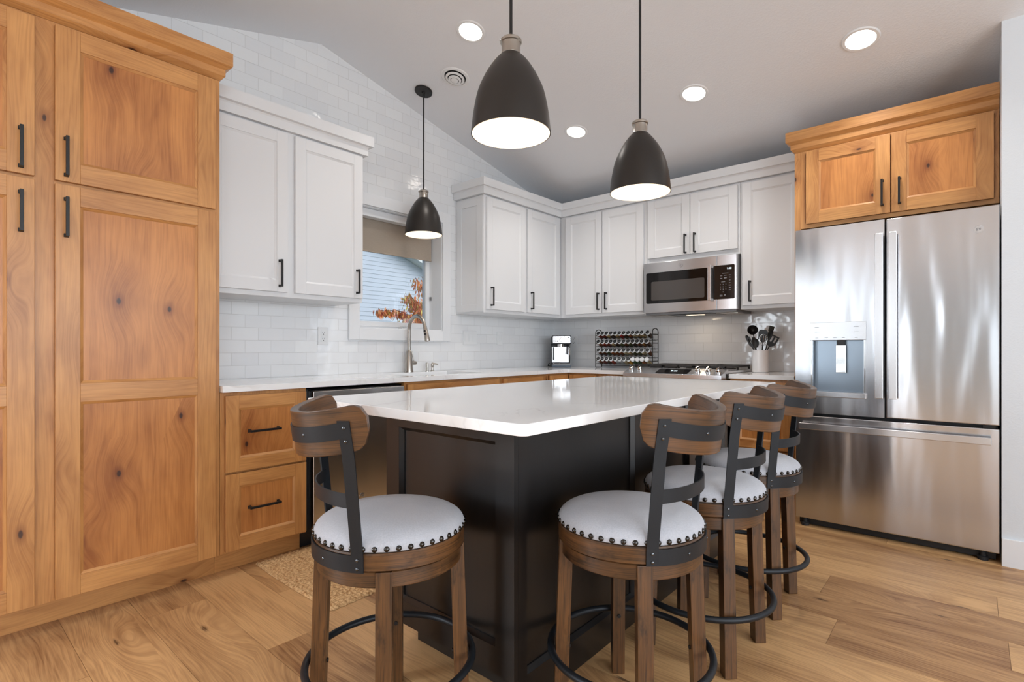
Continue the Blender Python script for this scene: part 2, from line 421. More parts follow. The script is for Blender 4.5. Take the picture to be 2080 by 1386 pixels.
# ---------------------------------------------------------------- structure
RX, RYY = 7.2, -9.2      # right and rear wall planes
def wall_pieces(mb, a0, a1, z0, z1, holes, w0, w1, top=None):
    """wall in plane coordinates: a horizontal, b up; rectangular holes (a0,a1,z0,z1)"""
    xs = sorted({a0, a1, *[h[0] for h in holes], *[h[1] for h in holes]})
    for x0, x1 in zip(xs, xs[1:]):
        hs = [h for h in holes if h[0] <= x0 + 1e-6 and h[1] >= x1 - 1e-6]
        z = z0
        for h in sorted(hs, key=lambda q: q[2]):
            if h[2] > z: mb.box(x0, x1, z, h[2], w0, w1)
            z = h[3]
        if z < z1: mb.box(x0, x1, z, z1, w0, w1)
WIN = (-2.338, -1.55, 1.243, 2.137)
HW = 3.3
mb = MB(mapA); wall_pieces(mb, RYY, 0.1, 0, HW, [WIN, (-7.85, -6.15, .6, 2.3)], -.2, 0)
struct('wall_left', mb, 'tile_left')
mb = MB(mapB); mb.box(0, 3.43, 0, HW, -.12, 0); struct('wall_back', mb, 'tile_back')
mb = MB(); mb.box(3.43, RX, -.835, .12, 0, HW); struct('wall_alcove', mb, 'wall')
mb = MB(lambda a, b, c: (c, a, b)); wall_pieces(mb, RYY, -.835, 0, HW, [(-7.2, -4.0, .5, 2.4), (-3.5, -1.7, .9, 2.3)], RX, RX + .15); struct('wall_right', mb, 'wall')
mb = MB(lambda a, b, c: (a, c, b)); wall_pieces(mb, 0, RX, 0, HW, [(.5, 1.7, 1.0, 2.3), (2.09, 2.31, .2, 2.3), (3.55, 4.35, .2, 2.3)], RYY - .15, RYY); struct('wall_rear', mb, plain('reflection_darkened_wall', lin(150, 153, 152), .8))  # rear wall colour darkened to dim its reflection in the refrigerator door
# ceiling: two slopes and a flat part as one solid
mb = MB(); prof = [(0.12, ceil_z(0.12)), (RY, RZ)]; yl = RY - (RZ - 2.5) / SLL; prof += [(yl, 2.5), (RYY - .15, 2.5)]
pts = [(x, y, z) for x in (-.2, RX + .15) for y, z in prof] + [(x, y, z + .15) for x in (-.2, RX + .15) for y, z in prof]
fs = []
for i in range(3): fs += [(i, i+1, i+5, i+4), (i+8, i+12, i+13, i+9), (i, i+8, i+9, i+1), (i+4, i+5, i+13, i+12)]
fs += [(0, 4, 12, 8), (3, 11, 15, 7)]
mb.poly(pts, fs); struct('ceiling', mb, 'ceiling')

# floor: planks along X, 0.2295 wide, with the joints where they show
mb = MB().attr(); PW = .2295; y0 = -3.608
ends = {-2: [.555], -1: [.797], 0: [1.394], 8: [2.804], 6: [2.91], 10: [2.58], 5: [1.0], 7: [1.9], 9: [3.4], 4: [2.2], 3: [1.7], 2: [3.3], 1: [2.5], -3: [1.1]}
k = int((RYY - y0) / PW) - 1
while y0 + k * PW < .1:
    ya, yb = y0 + k * PW, y0 + (k + 1) * PW
    x = ends.get(k, [random.uniform(0, 1.5)])[0] - 1.52 * 3
    while x < RX + .1:
        xa, xb = max(x, -.15), min(x + 1.52, RX + .1)
        if xb > xa + .01:
            for f in mb.box(xa + .0006, xb - .0006, max(ya, RYY - .1) + .0006, min(yb, .1) - .0006, -.02, 0, g=0):
                pass
            rv = random.random(); sp = {(0, 1): .08, (-1, 0): .5, (-2, 1): .75, (-3, 1): .6, (-3, 0): .45, (1, 1): .3}.get((k, 1 if xb < 1.45 else 0)) if xa < 2.0 else None; rv = rv if sp is None else sp
            mb.bm.faces.ensure_lookup_table()
            for f in mb.bm.faces[-6:]: f[mb.rl] = rv
        x += 1.52
    k += 1
fl = mb.box(-.15, RX + .1, RYY - .1, .1, -.05, -.0015, m=1)
struct('floor', mb, ['floor', 'floorgap'])
mb = MB(); mb.box(3.43, RX, -.849, -.835, 0, .14, m=0); struct('baseboard_alcove', mb, 'trim', bevel=.002)

# kitchen window: casing, jamb liner, sash, glass
y0w, y1w, z0w, z1w = WIN
mb = MB(mapA)
for a in ((y0w - .085, y0w, z0w - .085, z1w + .085), (y1w, y1w + .085, z0w - .085, z1w + .085), (y0w, y1w, z1w, z1w + .085), (y0w, y1w, z0w - .085, z0w)):
    mb.box(*a, 0.0005, .02)
struct('trim_1', mb, 'trim', bevel=.0015)
mb = MB(mapA)
mb.box(y0w, y0w + .006, z0w, z1w, -.2, .001); mb.box(y1w - .006, y1w, z0w, z1w, -.2, .001); mb.box(y0w + .006, y1w - .006, z1w - .006, z1w, -.2, .001); mb.box(y0w + .006, y1w - .006, z0w, z0w + .006, -.2, .001)
wj = struct('window_1', mb, 'trim')
mb = MB(mapA)
for (a0, a1, b0, b1) in ((y0w + .007, y0w + .05, z0w + .007, z1w - .007), (y1w - .05, y1w - .007, z0w + .007, z1w - .007), (y0w + .05, y1w - .05, z0w + .007, z0w + .062), (y0w + .05, y1w - .05, z1w - .05, z1w - .007)):
    mb.box(a0, a1, b0, b1, -.19, -.145)
mb.box(y0w + .05, y1w - .05, z0w + .022, z0w + .03, -.147, -.14)
sa = mb.build('window_sash', 'trim', wj, bevel=.002)
mb = MB(mapA); mb.box(y0w + .045, y1w - .045, z0w + .055, z1w - .045, -.170, -.167); mb.build('window_pane', 'glass', wj)
mb = MB(mapA); mb.box(-1.88, -1.77, z0w + .0065, z0w + .022, -.143, -.10); mb.box(-1.85, -1.80, z0w + .022, z0w + .034, -.135, -.108)
mb.tube([(-1.82, z0w + .03, -.105), (-1.86, z0w + .03, -.095), (-1.90, z0w + .024, -.09)], .004)
cr = mb.build('window_crank', 'trim', wj, bevel=.002)
mb = MB(mapA); mb.box(y1w - .013, y1w - .006, 1.50, 1.53, -.14, -.12); mb.build('sash_lock', 'greyplastic', wj)
# roller shade
t = thing('roller_shade', (-.11, -1.944, 1.826), 'taupe roller shade pulled halfway down over the sink window', 'blind')
mb = MB(mapA); mb.box(y0w + .018, y1w - .018, 1.838, z1w - .03, -.1115, -.11); mb.build('shade_fabric', 'rollershade', t)
mb = MB(mapA); mb.box(y0w + .018, y1w - .018, 1.826, 1.840, -.114, -.1075); mb.build('hem_bar', 'rollershade', t, bevel=.001)
mb = MB(mapA); mb.box(y0w + .0065, y1w - .0065, z1w - .065, z1w - .0065, -.105, -.035); mb.build('valance', 'trim', t, bevel=.006)
# other windows (behind the camera): frames only where the daylight comes in
def rear_window(name, mp, a0, a1, z0, z1, w, n=2):
    mb = MB(mp)
    for q in ((a0, a0 + .06, z0, z1), (a1 - .06, a1, z0, z1), (a0 + .06, a1 - .06, z0, z0 + .06), (a0 + .06, a1 - .06, z1 - .06, z1)): mb.box(*q, w, w + .05)
    for i in range(1, n):
        c = a0 + (a1 - a0) * i / n; mb.box(c - .03, c + .03, z0 + .06, z1 - .06, w, w + .05)
    struct(name, mb, 'trim')
rear_window('window_2', lambda a, b, c: (a, c, b), .5, 1.7, 1.0, 2.3, RYY + .02)
rear_window('window_3', lambda a, b, c: (a, c, b), 2.03, 2.37, .14, 2.36, RYY + .02, 1)
rear_window('window_6', lambda a, b, c: (a, c, b), 3.55, 4.35, .2, 2.3, RYY + .02, 1)
rear_window('window_4', lambda a, b, c: (c, a, b), -7.2, -4.0, .5, 2.4, RX - .07, 3)
rear_window('added_window', lambda a, b, c: (c, a, b), -3.5, -1.7, .9, 2.3, RX - .07, 2)  # unseen window, added to go with the extra light on the ceiling slope
rear_window('window_5', lambda a, b, c: (c, a, b), -7.85, -6.15, .6, 2.3, .005, 2)

# ---------------------------------------------------------------- cabinet builders
def handle(parent, mp, kind, u, v, w0, L=.154, mat='black'):
    """bar pull centred at (u,v), standing on the face at w0"""
    mb = MB(mp); h = L / 2
    def bx(a0, a1, b0, b1, c0, c1):
        if kind == 'v': mb.box(u + b0, u + b1, v + a0, v + a1, c0, c1)
        else: mb.box(u + a0, u + a1, v + b0, v + b1, c0, c1)
    bx(-h, h, -.0055, .0055, w0 + .024, w0 + .033)
    for sg in (-1, 1):
        e0, e1 = sorted((sg * h, sg * (h - .011))); bx(e0, e1, -.0055, .0055, w0 + .002, w0 + .024)
        e0, e1 = sorted((sg * (h + .001), sg * (h - .013))); bx(e0, e1, -.008, .008, w0, w0 + .005)
    return mb.build('handle', mat, parent, bevel=.001)

def door(root, name, mp, u0, u1, v0, v1, w0, fm, pm, st=.072, th=.02, splits=(), mid=.062, hand=None, rail=None):
    """shaker door with a moulded inner edge; splits = heights of mid rails (centre)"""
    rail = rail or st
    mb = MB(mp); W1 = w0 + th
    mb.box(u0, u0 + st, v0, v1, w0, W1, g=1); mb.box(u1 - st, u1, v0, v1, w0, W1, g=1)
    ys = [v0, v0 + rail]
    for c in splits: ys += [c - mid / 2, c + mid / 2]
    ys += [v1 - rail, v1]
    for i in range(0, len(ys), 2): mb.box(u0 + st, u1 - st, ys[i], ys[i+1], w0, W1, g=0)
    opens = [(ys[i], ys[i+1]) for i in range(1, len(ys) - 1, 2)]
    a, b = u0 + st, u1 - st; c = .011; dz = .009
    for z0, z1 in opens:
        o = [(a, z0), (b, z0), (b, z1), (a, z1)]; n = [(a + c, z0 + c), (b - c, z0 + c), (b - c, z1 - c), (a + c, z1 - c)]
        for i in range(4):
            j = (i + 1) % 4
            hz = i in (0, 2)
            pts = [(*o[i], W1 - .0025), (*o[j], W1 - .0025), (*n[j], W1 - dz), (*n[i], W1 - dz), (*o[i], w0 + .002), (*o[j], w0 + .002), (*n[j], w0 + .002), (*n[i], w0 + .002)]
            mb.poly(pts, [(0,1,2,3), (7,6,5,4), (0,4,5,1), (3,2,6,7)], uv=(lambda p: (p[0], p[1] + p[2])) if hz else (lambda p: (p[1], p[0] + p[2])))
    d = mb.build(name, fm, root, bevel=.0012)
    for z0, z1 in opens:
        mb = MB(mp); mb.box(a + c - .002, b - c + .002, z0 + c - .002, z1 - c + .002, w0 + .003, W1 - dz - .0005, g=1 if (z1 - z0) > .22 or True else 0)
        mb.build('panel', pm, d)
    if hand: handle(d, mp, *hand, W1)
    return d

def crown(name, root, path, prof, mat):
    """profile (out, z) swept with mitres along path (list of xy), outward = right-hand side of travel"""
    n = len(path); P2 = [Vector(p) for p in path]; nr = []
    for i in range(n - 1):
        d = (P2[i+1] - P2[i]).normalized(); nr.append(Vector((d.y, -d.x)))
    mit = []
    for i in range(n):
        if i == 0: mit.append(nr[0])
        elif i == n - 1: mit.append(nr[-1])
        else: mit.append((nr[i-1] + nr[i]) / (1 + nr[i-1].dot(nr[i])))
    mb = MB(); K = len(prof); dist = 0
    for i in range(n - 1):
        pts = []; L = (P2[i+1] - P2[i]).length; us = []
        for j in (i, i + 1):
            for o, z in prof:
                q = P2[j] + mit[j] * o; pts.append((q.x, q.y, z))
        fs = [(k, (k+1) % K, (k+1) % K + K, k + K) for k in range(K)]
        if i == 0: fs.append(tuple(range(K))[::-1])
        if i == n - 2: fs.append(tuple(range(K, 2 * K)))
        dr = (P2[i+1] - P2[i]).normalized()
        mb.poly(pts, fs, uv=lambda p, dr=dr: (p[0] * dr.x + p[1] * dr.y, p[2] + .7 * (p[0] * dr.y - p[1] * dr.x)))
    bmesh.ops.remove_doubles(mb.bm, verts=mb.bm.verts, dist=1e-5)
    return mb.build(name, mat, root)
def prof_wood(z): return [(-.02, z), (0, z), (.02, z + .02), (.02, z + .05), (.045, z + .068), (.045, z + .13), (-.02, z + .13)]
def prof_white(z): return [(-.02, z), (.028, z), (.028, z + .048), (.034, z + .056), (.055, z + .058), (.055, z + .12), (-.02, z + .12)]

# ---------------------------------------------------------------- pantry
t = thing('pantry_cabinet', (.3, -4.12, 0), 'tall knotty alder pantry cabinet with four doors at the left edge', 'cabinet')
mb = MB(mapA); mb.box(-4.76, -3.486, .105, 2.372, .004, .605, g=1)
for a, b in ((-4.15, -4.088), (-3.512, -3.486)): mb.box(a, b, .105, 2.372, .605, .61, g=1)
for z0, z1 in ((.105, .118), (1.735, 1.757), (2.35, 2.372)):
    mb.box(-4.76, -4.15, z0, z1, .605, .61, g=0); mb.box(-4.088, -3.512, z0, z1, .605, .61, g=0)
mb.build('carcass', 'alder', t)
mb = MB(mapA); mb.box(-4.76, -3.486, 0.0005, .104, .5, .54, g=0); mb.build('toe_kick', 'alder', t)
door(t, 'door', mapA, -4.088, -3.509, 1.752, 2.358, .611, 'alder', 'alder_panel', .077, hand=('v', -4.055, 1.848))
door(t, 'door', mapA, -4.088, -3.509, .112, 1.738, .611, 'alder', 'alder_panel', .077, splits=(.917,), mid=.074, hand=('v', -4.055, 1.61))
door(t, 'door', mapA, -4.74, -4.148, 1.752, 2.358, .611, 'alder', 'alder_panel', .077, hand=('v', -4.187, 1.85))
door(t, 'door', mapA, -4.74, -4.148, .112, 1.738, .611, 'alder', 'alder_panel', .077, splits=(.917,), mid=.074, hand=('v', -4.187, 1.61))
crown('crown', t, [(.61, -4.76), (.61, -3.486), (.004, -3.486)][::-1], [(-o if False else o, z) for o, z in prof_wood(2.373)], 'alder') if False else crown('crown', t, [(.004, -3.486), (.61, -3.486), (.61, -4.76)][::-1], prof_wood(2.373), 'alder')

# ---------------------------------------------------------------- base cabinets, wall A
def base_body(t, mp, u0, u1, w1, hollow=False, kick_u=None):
    mb = MB(mp)
    if hollow:
        mb.box(u0, u1, .105, .135, .004, w1); mb.box(u0, u0 + .02, .135, .884, .004, w1); mb.box(u1 - .02, u1, .135, .884, .004, w1)
        mb.box(u0 + .02, u1 - .02, .135, .884, w1 - .02, w1, g=0)
    else: mb.box(u0, u1, .105, .884, .004, w1, g=1)
    mb.build('carcass', 'alder', t)
    mb = MB(mp); mb.box(u0, u1, .0005, .104, w1 - .11, w1 - .07, g=0); mb.build('toe_kick', 'alder', t)
t = thing('drawer_cabinet', (.3, -3.27, 0), 'alder base cabinet with two deep drawers between pantry and dishwasher', 'cabinet')
base_body(t, mapA, -3.484, -3.052, .61)
for v0, v1, hz in ((.497, .866, .688), (.117, .487, .312)):
    door(t, 'drawer', mapA, -3.465, -3.06, v0, v1, .611, 'alder', 'alder_panel', .062, hand=('h', -3.285, hz))
t = thing('sink_cabinet', (.3, -1.95, 0), 'alder sink base cabinet right of the dishwasher', 'cabinet')
base_body(t, mapA, -2.402, -1.505, .61, hollow=True)
door(t, 'false_drawer_front', mapA, -2.385, -1.528, .70, .868, .611, 'alder', 'alder_panel', .05)
door(t, 'door', mapA, -2.385, -1.962, .117, .685, .611, 'alder', 'alder_panel', .062, hand=('v', -1.99, .58))
door(t, 'door', mapA, -1.951, -1.528, .117, .685, .611, 'alder', 'alder_panel', .062, hand=('v', -1.92, .58))
t = thing('drawer_cabinet', (.3, -1.2, 0), 'alder base cabinet in the left run between sink cabinet and corner', 'cabinet')
base_body(t, mapA, -1.503, -.92, .61)
for v0, v1 in ((.70, .868), (.41, .685), (.117, .395)):
    door(t, 'drawer', mapA, -1.48, -.94, v0, v1, .611, 'alder', 'alder_panel', .05, hand=('h', -1.21, (v0 + v1) / 2))
t = thing('corner_cabinet', (.3, -.4, 0), 'alder corner base cabinet below the espresso machine', 'cabinet')
mb = MB(); mb.box(.004, .61, -.918, -.004, .105, .884, g=2); mb.box(.61, .93, -.61, -.004, .105, .884, g=2); mb.build('carcass', 'alder', t)
mb = MB(); mb.box(.5, .54, -.918, -.5, .0005, .104, g=1); mb.box(.54, .93, -.54, -.5, .0005, .104, g=0); mb.build('toe_kick', 'alder', t)
door(t, 'door', mapA, -.90, -.635, .117, .868, .611, 'alder', 'alder_panel', .055)
door(t, 'door', mapB, .635, .915, .117, .868, .611, 'alder', 'alder_panel', .055)
t = thing('drawer_cabinet', (1.09, -.3, 0), 'narrow alder base cabinet left of the range', 'cabinet')
base_body(t, mapB, .932, 1.238, .61)
for v0, v1 in ((.70, .868), (.41, .685), (.117, .395)):
    door(t, 'drawer', mapB, .945, 1.225, v0, v1, .611, 'alder', 'alder_panel', .05, hand=('h', 1.085, (v0 + v1) / 2))
t = thing('drawer_cabinet', (2.22, -.3, 0), 'alder base cabinet between the range and the refrigerator', 'cabinet')
base_body(t, mapB, 2.018, 2.436, .61)
for v0, v1 in ((.70, .868), (.41, .685), (.117, .395)):
    door(t, 'drawer', mapB, 2.035, 2.42, v0, v1, .611, 'alder', 'alder_panel', .055, hand=('h', 2.2275, (v0 + v1) / 2))

# ---------------------------------------------------------------- dishwasher
t = thing('dishwasher', (.3, -2.73, 0), 'stainless dishwasher under the counter left of the sink', 'dishwasher')
mb = MB(mapA); mb.box(-3.046, -2.406, .10, .872, .03, .57); mb.build('tub', 'blackplastic', t)
mb = MB(mapA); mb.box(-3.02, -2.412, .105, .862, .572, .632); mb.build('door', 'steeldw', t, bevel=.004)
mb = MB(mapA); mb.box(-3.018, -2.414, .8625, .872, .572, .60); mb.build('control_strip', 'blackgloss', t)
mb = MB(mapA); mb.box(-3.046, -2.406, .0005, .099, .50, .53); mb.build('toe_kick', 'blackplastic', t)
mb = MB(mapA); mb.lathe([(.020, 0), (.020, .002), (.016, .003)], (0, 0, 0), 24); mb.bm.transform(Matrix.Identity(4)) if False else None
mb.bm.free(); mb = MB(); mb.lathe([(.017, 0), (.017, .002), (.013, .0028)], (.6322, -2.716, .235), 24, ax='x'); mb.build('badge', 'steel2', t)
text_mesh('badge_letters', 'ge', .016, 'printdark', t, (.6352, -2.716, .236), (0, 1, 0), (0, 0, 1))

# ---------------------------------------------------------------- upper cabinets (white)
def upper(t, mp, u0, u1, v0, v1, w1, extra=()):
    mb = MB(mp); mb.box(u0, u1, v0, v1, .004, w1); mb.build('carcass', 'white', t, bevel=.0015)
t = thing('wall_cabinet', (.17, -3.0, 1.39), 'white two-door wall cabinet between the pantry and the window', 'cabinet')
upper(t, mapA, -3.482, -2.522, 1.39, 2.35, .33)
door(t, 'door', mapA, -3.45, -3.024, 1.418, 2.333, .331, 'white', 'white', .064, hand=('v', -3.072, 1.523))
door(t, 'door', mapA, -2.98, -2.53, 1.418, 2.333, .331, 'white', 'white', .064, hand=('v', -2.572, 1.523))
crown('crown', t, [(.33, -3.438), (.33, -2.522), (.004, -2.522)], prof_white(2.346), 'white')
t = thing('wall_cabinet', (.17, -.87, 1.39), 'white two-door wall cabinet right of the window, running into the corner', 'cabinet')
upper(t, mapA, -1.39, -.004, 1.39, 2.35, .33)
door(t, 'door', mapA, -1.369, -.879, 1.418, 2.333, .331, 'white', 'white', .064, hand=('v', -1.322, 1.523))
door(t, 'door', mapA, -.850, -.364, 1.418, 2.333, .331, 'white', 'white', .064, hand=('v', -.803, 1.523))
mb = MB(lambda u, v, w: (u, -w, v)); mb.box(.02, .075, 1.40, 2.34, 1.3905, 1.396); mb.box(.255, .325, 1.40, 2.34, 1.3905, 1.396); mb.box(.075, .255, 1.40, 1.46, 1.3905, 1.396); mb.box(.075, .255, 2.27, 2.34, 1.3905, 1.396)
mb.build('end_panel', 'white', t, bevel=.001)
t = thing('wall_cabinet', (.8, -.17, 1.39), 'white two-door wall cabinet on the back wall left of the microwave', 'cabinet')
upper(t, mapB, .334, 1.232, 1.39, 2.35, .33)
door(t, 'door', mapB, .402, .799, 1.418, 2.333, .331, 'white', 'white', .064, hand=('v', .769, 1.523))
door(t, 'door', mapB, .806, 1.208, 1.418, 2.333, .331, 'white', 'white', .064, hand=('v', .848, 1.523))
t = thing('wall_cabinet', (1.61, -.17, 1.82), 'short white two-door wall cabinet directly above the microwave', 'cabinet')
upper(t, mapB, 1.234, 1.998, 1.812, 2.35, .33)
door(t, 'door', mapB, 1.247, 1.612, 1.853, 2.333, .331, 'white', 'white', .064, hand=('v', 1.580, 1.938))
door(t, 'door', mapB, 1.618, 1.983, 1.853, 2.333, .331, 'white', 'white', .064, hand=('v', 1.658, 1.938))
t = thing('wall_cabinet', (2.2, -.17, 1.39), 'white single-door wall cabinet between microwave and refrigerator cabinet', 'cabinet')
upper(t, mapB, 2.0, 2.436, 1.39, 2.35, .33)
door(t, 'door', mapB, 2.017, 2.42, 1.418, 2.333, .331, 'white', 'white', .064, hand=('v', 2.074, 1.523))
cm = crown('crown_molding', None, [(.004, -1.39), (.33, -1.39), (.33, -.33), (2.393, -.33)], prof_white(2.351), 'white')
tag(cm, 'white stepped crown molding along the tops of the corner wall cabinets', 'molding')

# ---------------------------------------------------------------- refrigerator surround
t = thing('refrigerator_cabinet', (2.94, -.32, 0), 'alder cabinet with two doors above the refrigerator and a tall side panel', 'cabinet')
mb = MB(); mb.box(2.44, 2.476, -.64, -.004, .0005, 2.372, g=2); mb.build('side_panel', 'alder', t, bevel=.001)
mb = MB(mapB); mb.box(2.4765, 3.427, 1.872, 2.372, .004, .635, g=0)
for q, g in (((2.4765, 2.503, 1.872, 2.372), 1), ((3.41, 3.427, 1.872, 2.372), 1), ((2.503, 3.41, 1.872, 1.905), 0), ((2.503, 3.41, 2.355, 2.372), 0)): mb.box(*q, .635, .64, g=g)
mb.build('carcass', 'alder', t)
door(t, 'door', mapB, 2.51, 2.953, 1.897, 2.362, .641, 'alder', 'alder_panel', .072, hand=('v', 2.915, 2.018))
door(t, 'door', mapB, 2.959, 3.405, 1.897, 2.362, .641, 'alder', 'alder_panel', .072, hand=('v', 2.998, 2.015))
crown('crown', t, [(2.44, -.004), (2.44, -.64), (3.427, -.64)][::-1][::-1], prof_wood(2.373), 'alder')

# ---------------------------------------------------------------- countertops
def slab(mb, outl, z0, z1, r=0): mb.prism(outl, z0, z1)
SK = (.12, .53, -2.28, -1.60)   # sink opening x0,x1,y0,y1
mb = MB(); X1 = .645; a, b, c, d = SK
for q in ((.002, X1, -3.484, c), (.002, a, c, d), (b, X1, c, d), (.002, X1, d, -.002), (X1, 1.238, -.645, -.002)): mb.box(q[0], q[1], q[2], q[3], .885, .915)
bmesh.ops.remove_doubles(mb.bm, verts=mb.bm.verts, dist=1e-5)
ct = mb.build('countertop', 'quartz'); tag(ct, 'white quartz L-shaped countertop running from the pantry to the range', 'countertop')
mb = MB(); mb.box(2.018, 2.438, -.645, -.002, .885, .915)
tag(mb.build('countertop', 'quartz', bevel=.0015), 'small white quartz countertop between the range and the refrigerator', 'countertop')
t = thing('kitchen_sink', (.325, -1.94, .68), 'white undermount sink below the faucet', 'sink')
mb = MB(); th = .012
for q in ((a - th, a, c - th, d + th, .69, .884), (b, b + th, c - th, d + th, .69, .884), (a, b, c - th, c, .69, .884), (a, b, d, d + th, .69, .884), (a - th, b + th, c - th, d + th, .678, .69)): mb.box(*q)
mb.build('basin', 'sink', t, bevel=.003)
mb = MB(); mb.lathe([(.045, .6905), (.045, .694), (.03, .692)], (.325, -1.94, 0), 24); mb.build('drain', 'nickel', t)

# ---------------------------------------------------------------- faucet, air gap, soap pump
t = thing('kitchen_faucet', (.075, -1.945, .915), 'brushed nickel gooseneck pull-down faucet behind the sink', 'faucet')
mb = MB(); mb.lathe([(.033, .9155), (.033, .92), (.031, .93), (.0215, 1.073), (.019, 1.078), (.0145, 1.082)], (.075, -1.945, 0), 28); mb.build('body', 'nickel', t)
mb = MB(); pts = [(.075, -1.945, 1.07), (.075, -1.945, 1.22)]
for i in range(0, 17):
    an = math.pi - i / 16 * math.pi * .93; pts.append((.075 + .095 + .095 * math.cos(an), -1.945, 1.235 + .105 * math.sin(an)))
mb.tube(pts, .0135, 16); mb.build('spout', 'nickel', t)
e = Vector(pts[-1]); dr = (Vector(pts[-1]) - Vector(pts[-2])).normalized()
mb = MB(); mb.tube([e, e + dr * .035, e + dr * .04, e + dr * .105, e + dr * .112], [.0145, .0165, .0175, .0205, .0185], 18); sp = mb.build('spray_head', 'nickel', t)
mb = MB(); 
for k in (.035, .058):
    q = e + dr * k + Vector((.008, -.015, 0)); mb.tube([q, q + Vector((.004, -.006, 0))], .008, 10)
mb.build('spray_button', 'blackplastic', sp)
mb = MB(); mb.tube([(.075, -1.925, .985), (.075, -1.885, .985)], .0165, 18); mb.tube([(.075, -1.885, .985), (.075, -1.878, .985)], .014, 18)
mb.tube([(.075, -1.897, .985), (.075, -1.90, 1.01), (.07, -1.915, 1.075)], [.006, .005, .006], 10); mb.build('lever', 'nickel', t)
t = thing('air_gap', (.06, -1.755, .915), 'small plain nickel air gap cylinder behind the sink', 'air gap')
mb = MB(); mb.lathe([(.016, .9155), (.016, .918), (.011, .92), (.011, .982), (.008, .985)], (.06, -1.755, 0), 18); mb.build('cap', 'nickel', t)
t = thing('soap_dispenser', (.06, -1.70, .915), 'nickel soap pump standing beside the faucet', 'soap dispenser')
mb = MB(); mb.lathe([(.017, .9155), (.017, .919), (.010, .924), (.008, .945), (.011, .95), (.011, .972), (.007, .98), (.007, .985)], (.06, -1.70, 0), 18); mb.build('base', 'nickel', t)
mb = MB(); mb.tube([(.06, -1.70, .975), (.075, -1.69, .975), (.10, -1.675, .970)], [.007, .006, .0045], 10); mb.build('nozzle', 'nickel', t)

# ---------------------------------------------------------------- island
IX0, IX1, IY0, IY1 = 1.70, 2.305, -3.295, -1.49
t = thing('kitchen_island', (2.0, -2.4, 0), 'espresso dark wood kitchen island base with recessed side panels', 'island')
mb = MB(); mb.box(IX0 + .05, IX1 - .018, IY0 + .09, IY1 - .018, .0005, .104); mb.box(IX0 + .02, IX1 - .018, IY0 + .018, IY1 - .018, .104, .884); mb.build('carcass', 'espresso', t)
def framed(mp, u0, u1, v0, v1, w0, cols, st, rt, rb, name, edges=None):
    mb = MB(mp); xs = [u0 + st + (u1 - u0 - st) * i / cols for i in range(cols + 1)]
    edges = edges or [(u0, u0 + st)] + [(x - st, x) for x in xs[1:]]; cols = len(edges) - 1
    for a_, b_ in edges: mb.box(a_, b_, v0, v1, w0, w0 + .018)
    for i in range(cols):
        a_, b_ = edges[i][1], edges[i+1][0]
        mb.box(a_, b_, v1 - rt, v1, w0, w0 + .018, g=0); mb.box(a_, b_, v0, v0 + rb, w0, w0 + .018, g=0)
        c_ = .013; zz0, zz1 = v0 + rb, v1 - rt
        o = [(a_, zz0), (b_, zz0), (b_, zz1), (a_, zz1)]; n = [(a_ + c_, zz0 + c_), (b_ - c_, zz0 + c_), (b_ - c_, zz1 - c_), (a_ + c_, zz1 - c_)]
        for k in range(4):
            j = (k + 1) % 4
            mb.poly([(*o[k], w0 + .0175), (*o[j], w0 + .0175), (*n[j], w0 + .004), (*n[k], w0 + .004), (*o[k], w0), (*o[j], w0), (*n[j], w0), (*n[k], w0)], [(0,1,2,3), (7,6,5,4), (0,4,5,1), (3,2,6,7)])
    return mb.build(name, 'espresso', t)
framed(mapB, IX0 - .022, IX1 - .0, .105, .884, -(IY0 + .018), 1, .075, .073, .083, 'end_panel')
framed(mapA, IY0 + .0185, IY1, .0005, .884, IX1 - .018, 3, .05, .035, .105, 'side_panel', [(IY0 + .0185, -3.234), (-2.557, -2.497), (-2.02, -1.96), (-1.545, IY1)])
mb = MB(); mb.box(IX0 - .022, IX1 - .0, IY1 - .018, IY1, .105, .884); mb.build('end_panel', 'espresso', t)
for k in range(3):
    y_0 = IY0 + .02 + k * .59; door(t, 'door', lambda u, v, w: (-w, u, v), y_0, y_0 + .585, .115, .87, -(IX0 + .0195), 'espresso', 'espresso', .06, hand=('v', y_0 + .54, .78))
mb = MB(); r = .02; CX0, CX1, CY0, CY1 = 1.505, 2.53, -3.52, -1.415
ol = []
for (cx, cy, a0) in ((CX1 - r, CY1 - r, 0), (CX0 + r, CY1 - r, 90), (CX0 + r, CY0 + r, 180), (CX1 - r, CY0 + r, 270)):
    for i in range(6): an = R(a0 + 18 * i); ol.append((cx + r * math.cos(an), cy + r * math.sin(an)))
mb.prism(ol, .885, .915)
tag(mb.build('island_countertop', 'quartz', bevel=.002, seg=2, angle=60), 'white quartz island countertop with faint grey veins', 'countertop')

# ---------------------------------------------------------------- counter stools
def arc_strip(mb, f, z0, z1, th, n=20, m=0, taper=None):
    """curved strap: f(t, z)->(x,y, nx,ny) outer surface, thickness th inwards; t 0..1"""
    rows = []
    for i in range(n + 1):
        tt = i / n; za, zb = (z0, z1) if taper is None else taper(tt)
        q = []
        for z in (za, zb):
            x, y, nx, ny = f(tt, z)
            q += [(x, y, z), (x - nx * th, y - ny * th, z)]
        rows.append(q)
    pts = [p for q in rows for p in q]; fs = []
    for i in range(n):
        A = 4 * i; B = A + 4
        fs += [(A, B, B + 2, A + 2), (A + 1, A + 3, B + 3, B + 1), (A, A + 1, B + 1, B), (A + 2, B + 2, B + 3, A + 3)]
    fs += [(0, 2, 3, 1), (4*n, 4*n+1, 4*n+3, 4*n+2)]
    mb.poly(pts, fs, m, uv=lambda p: (math.atan2(p[1], p[0]) * .23, p[2]), smooth=False)
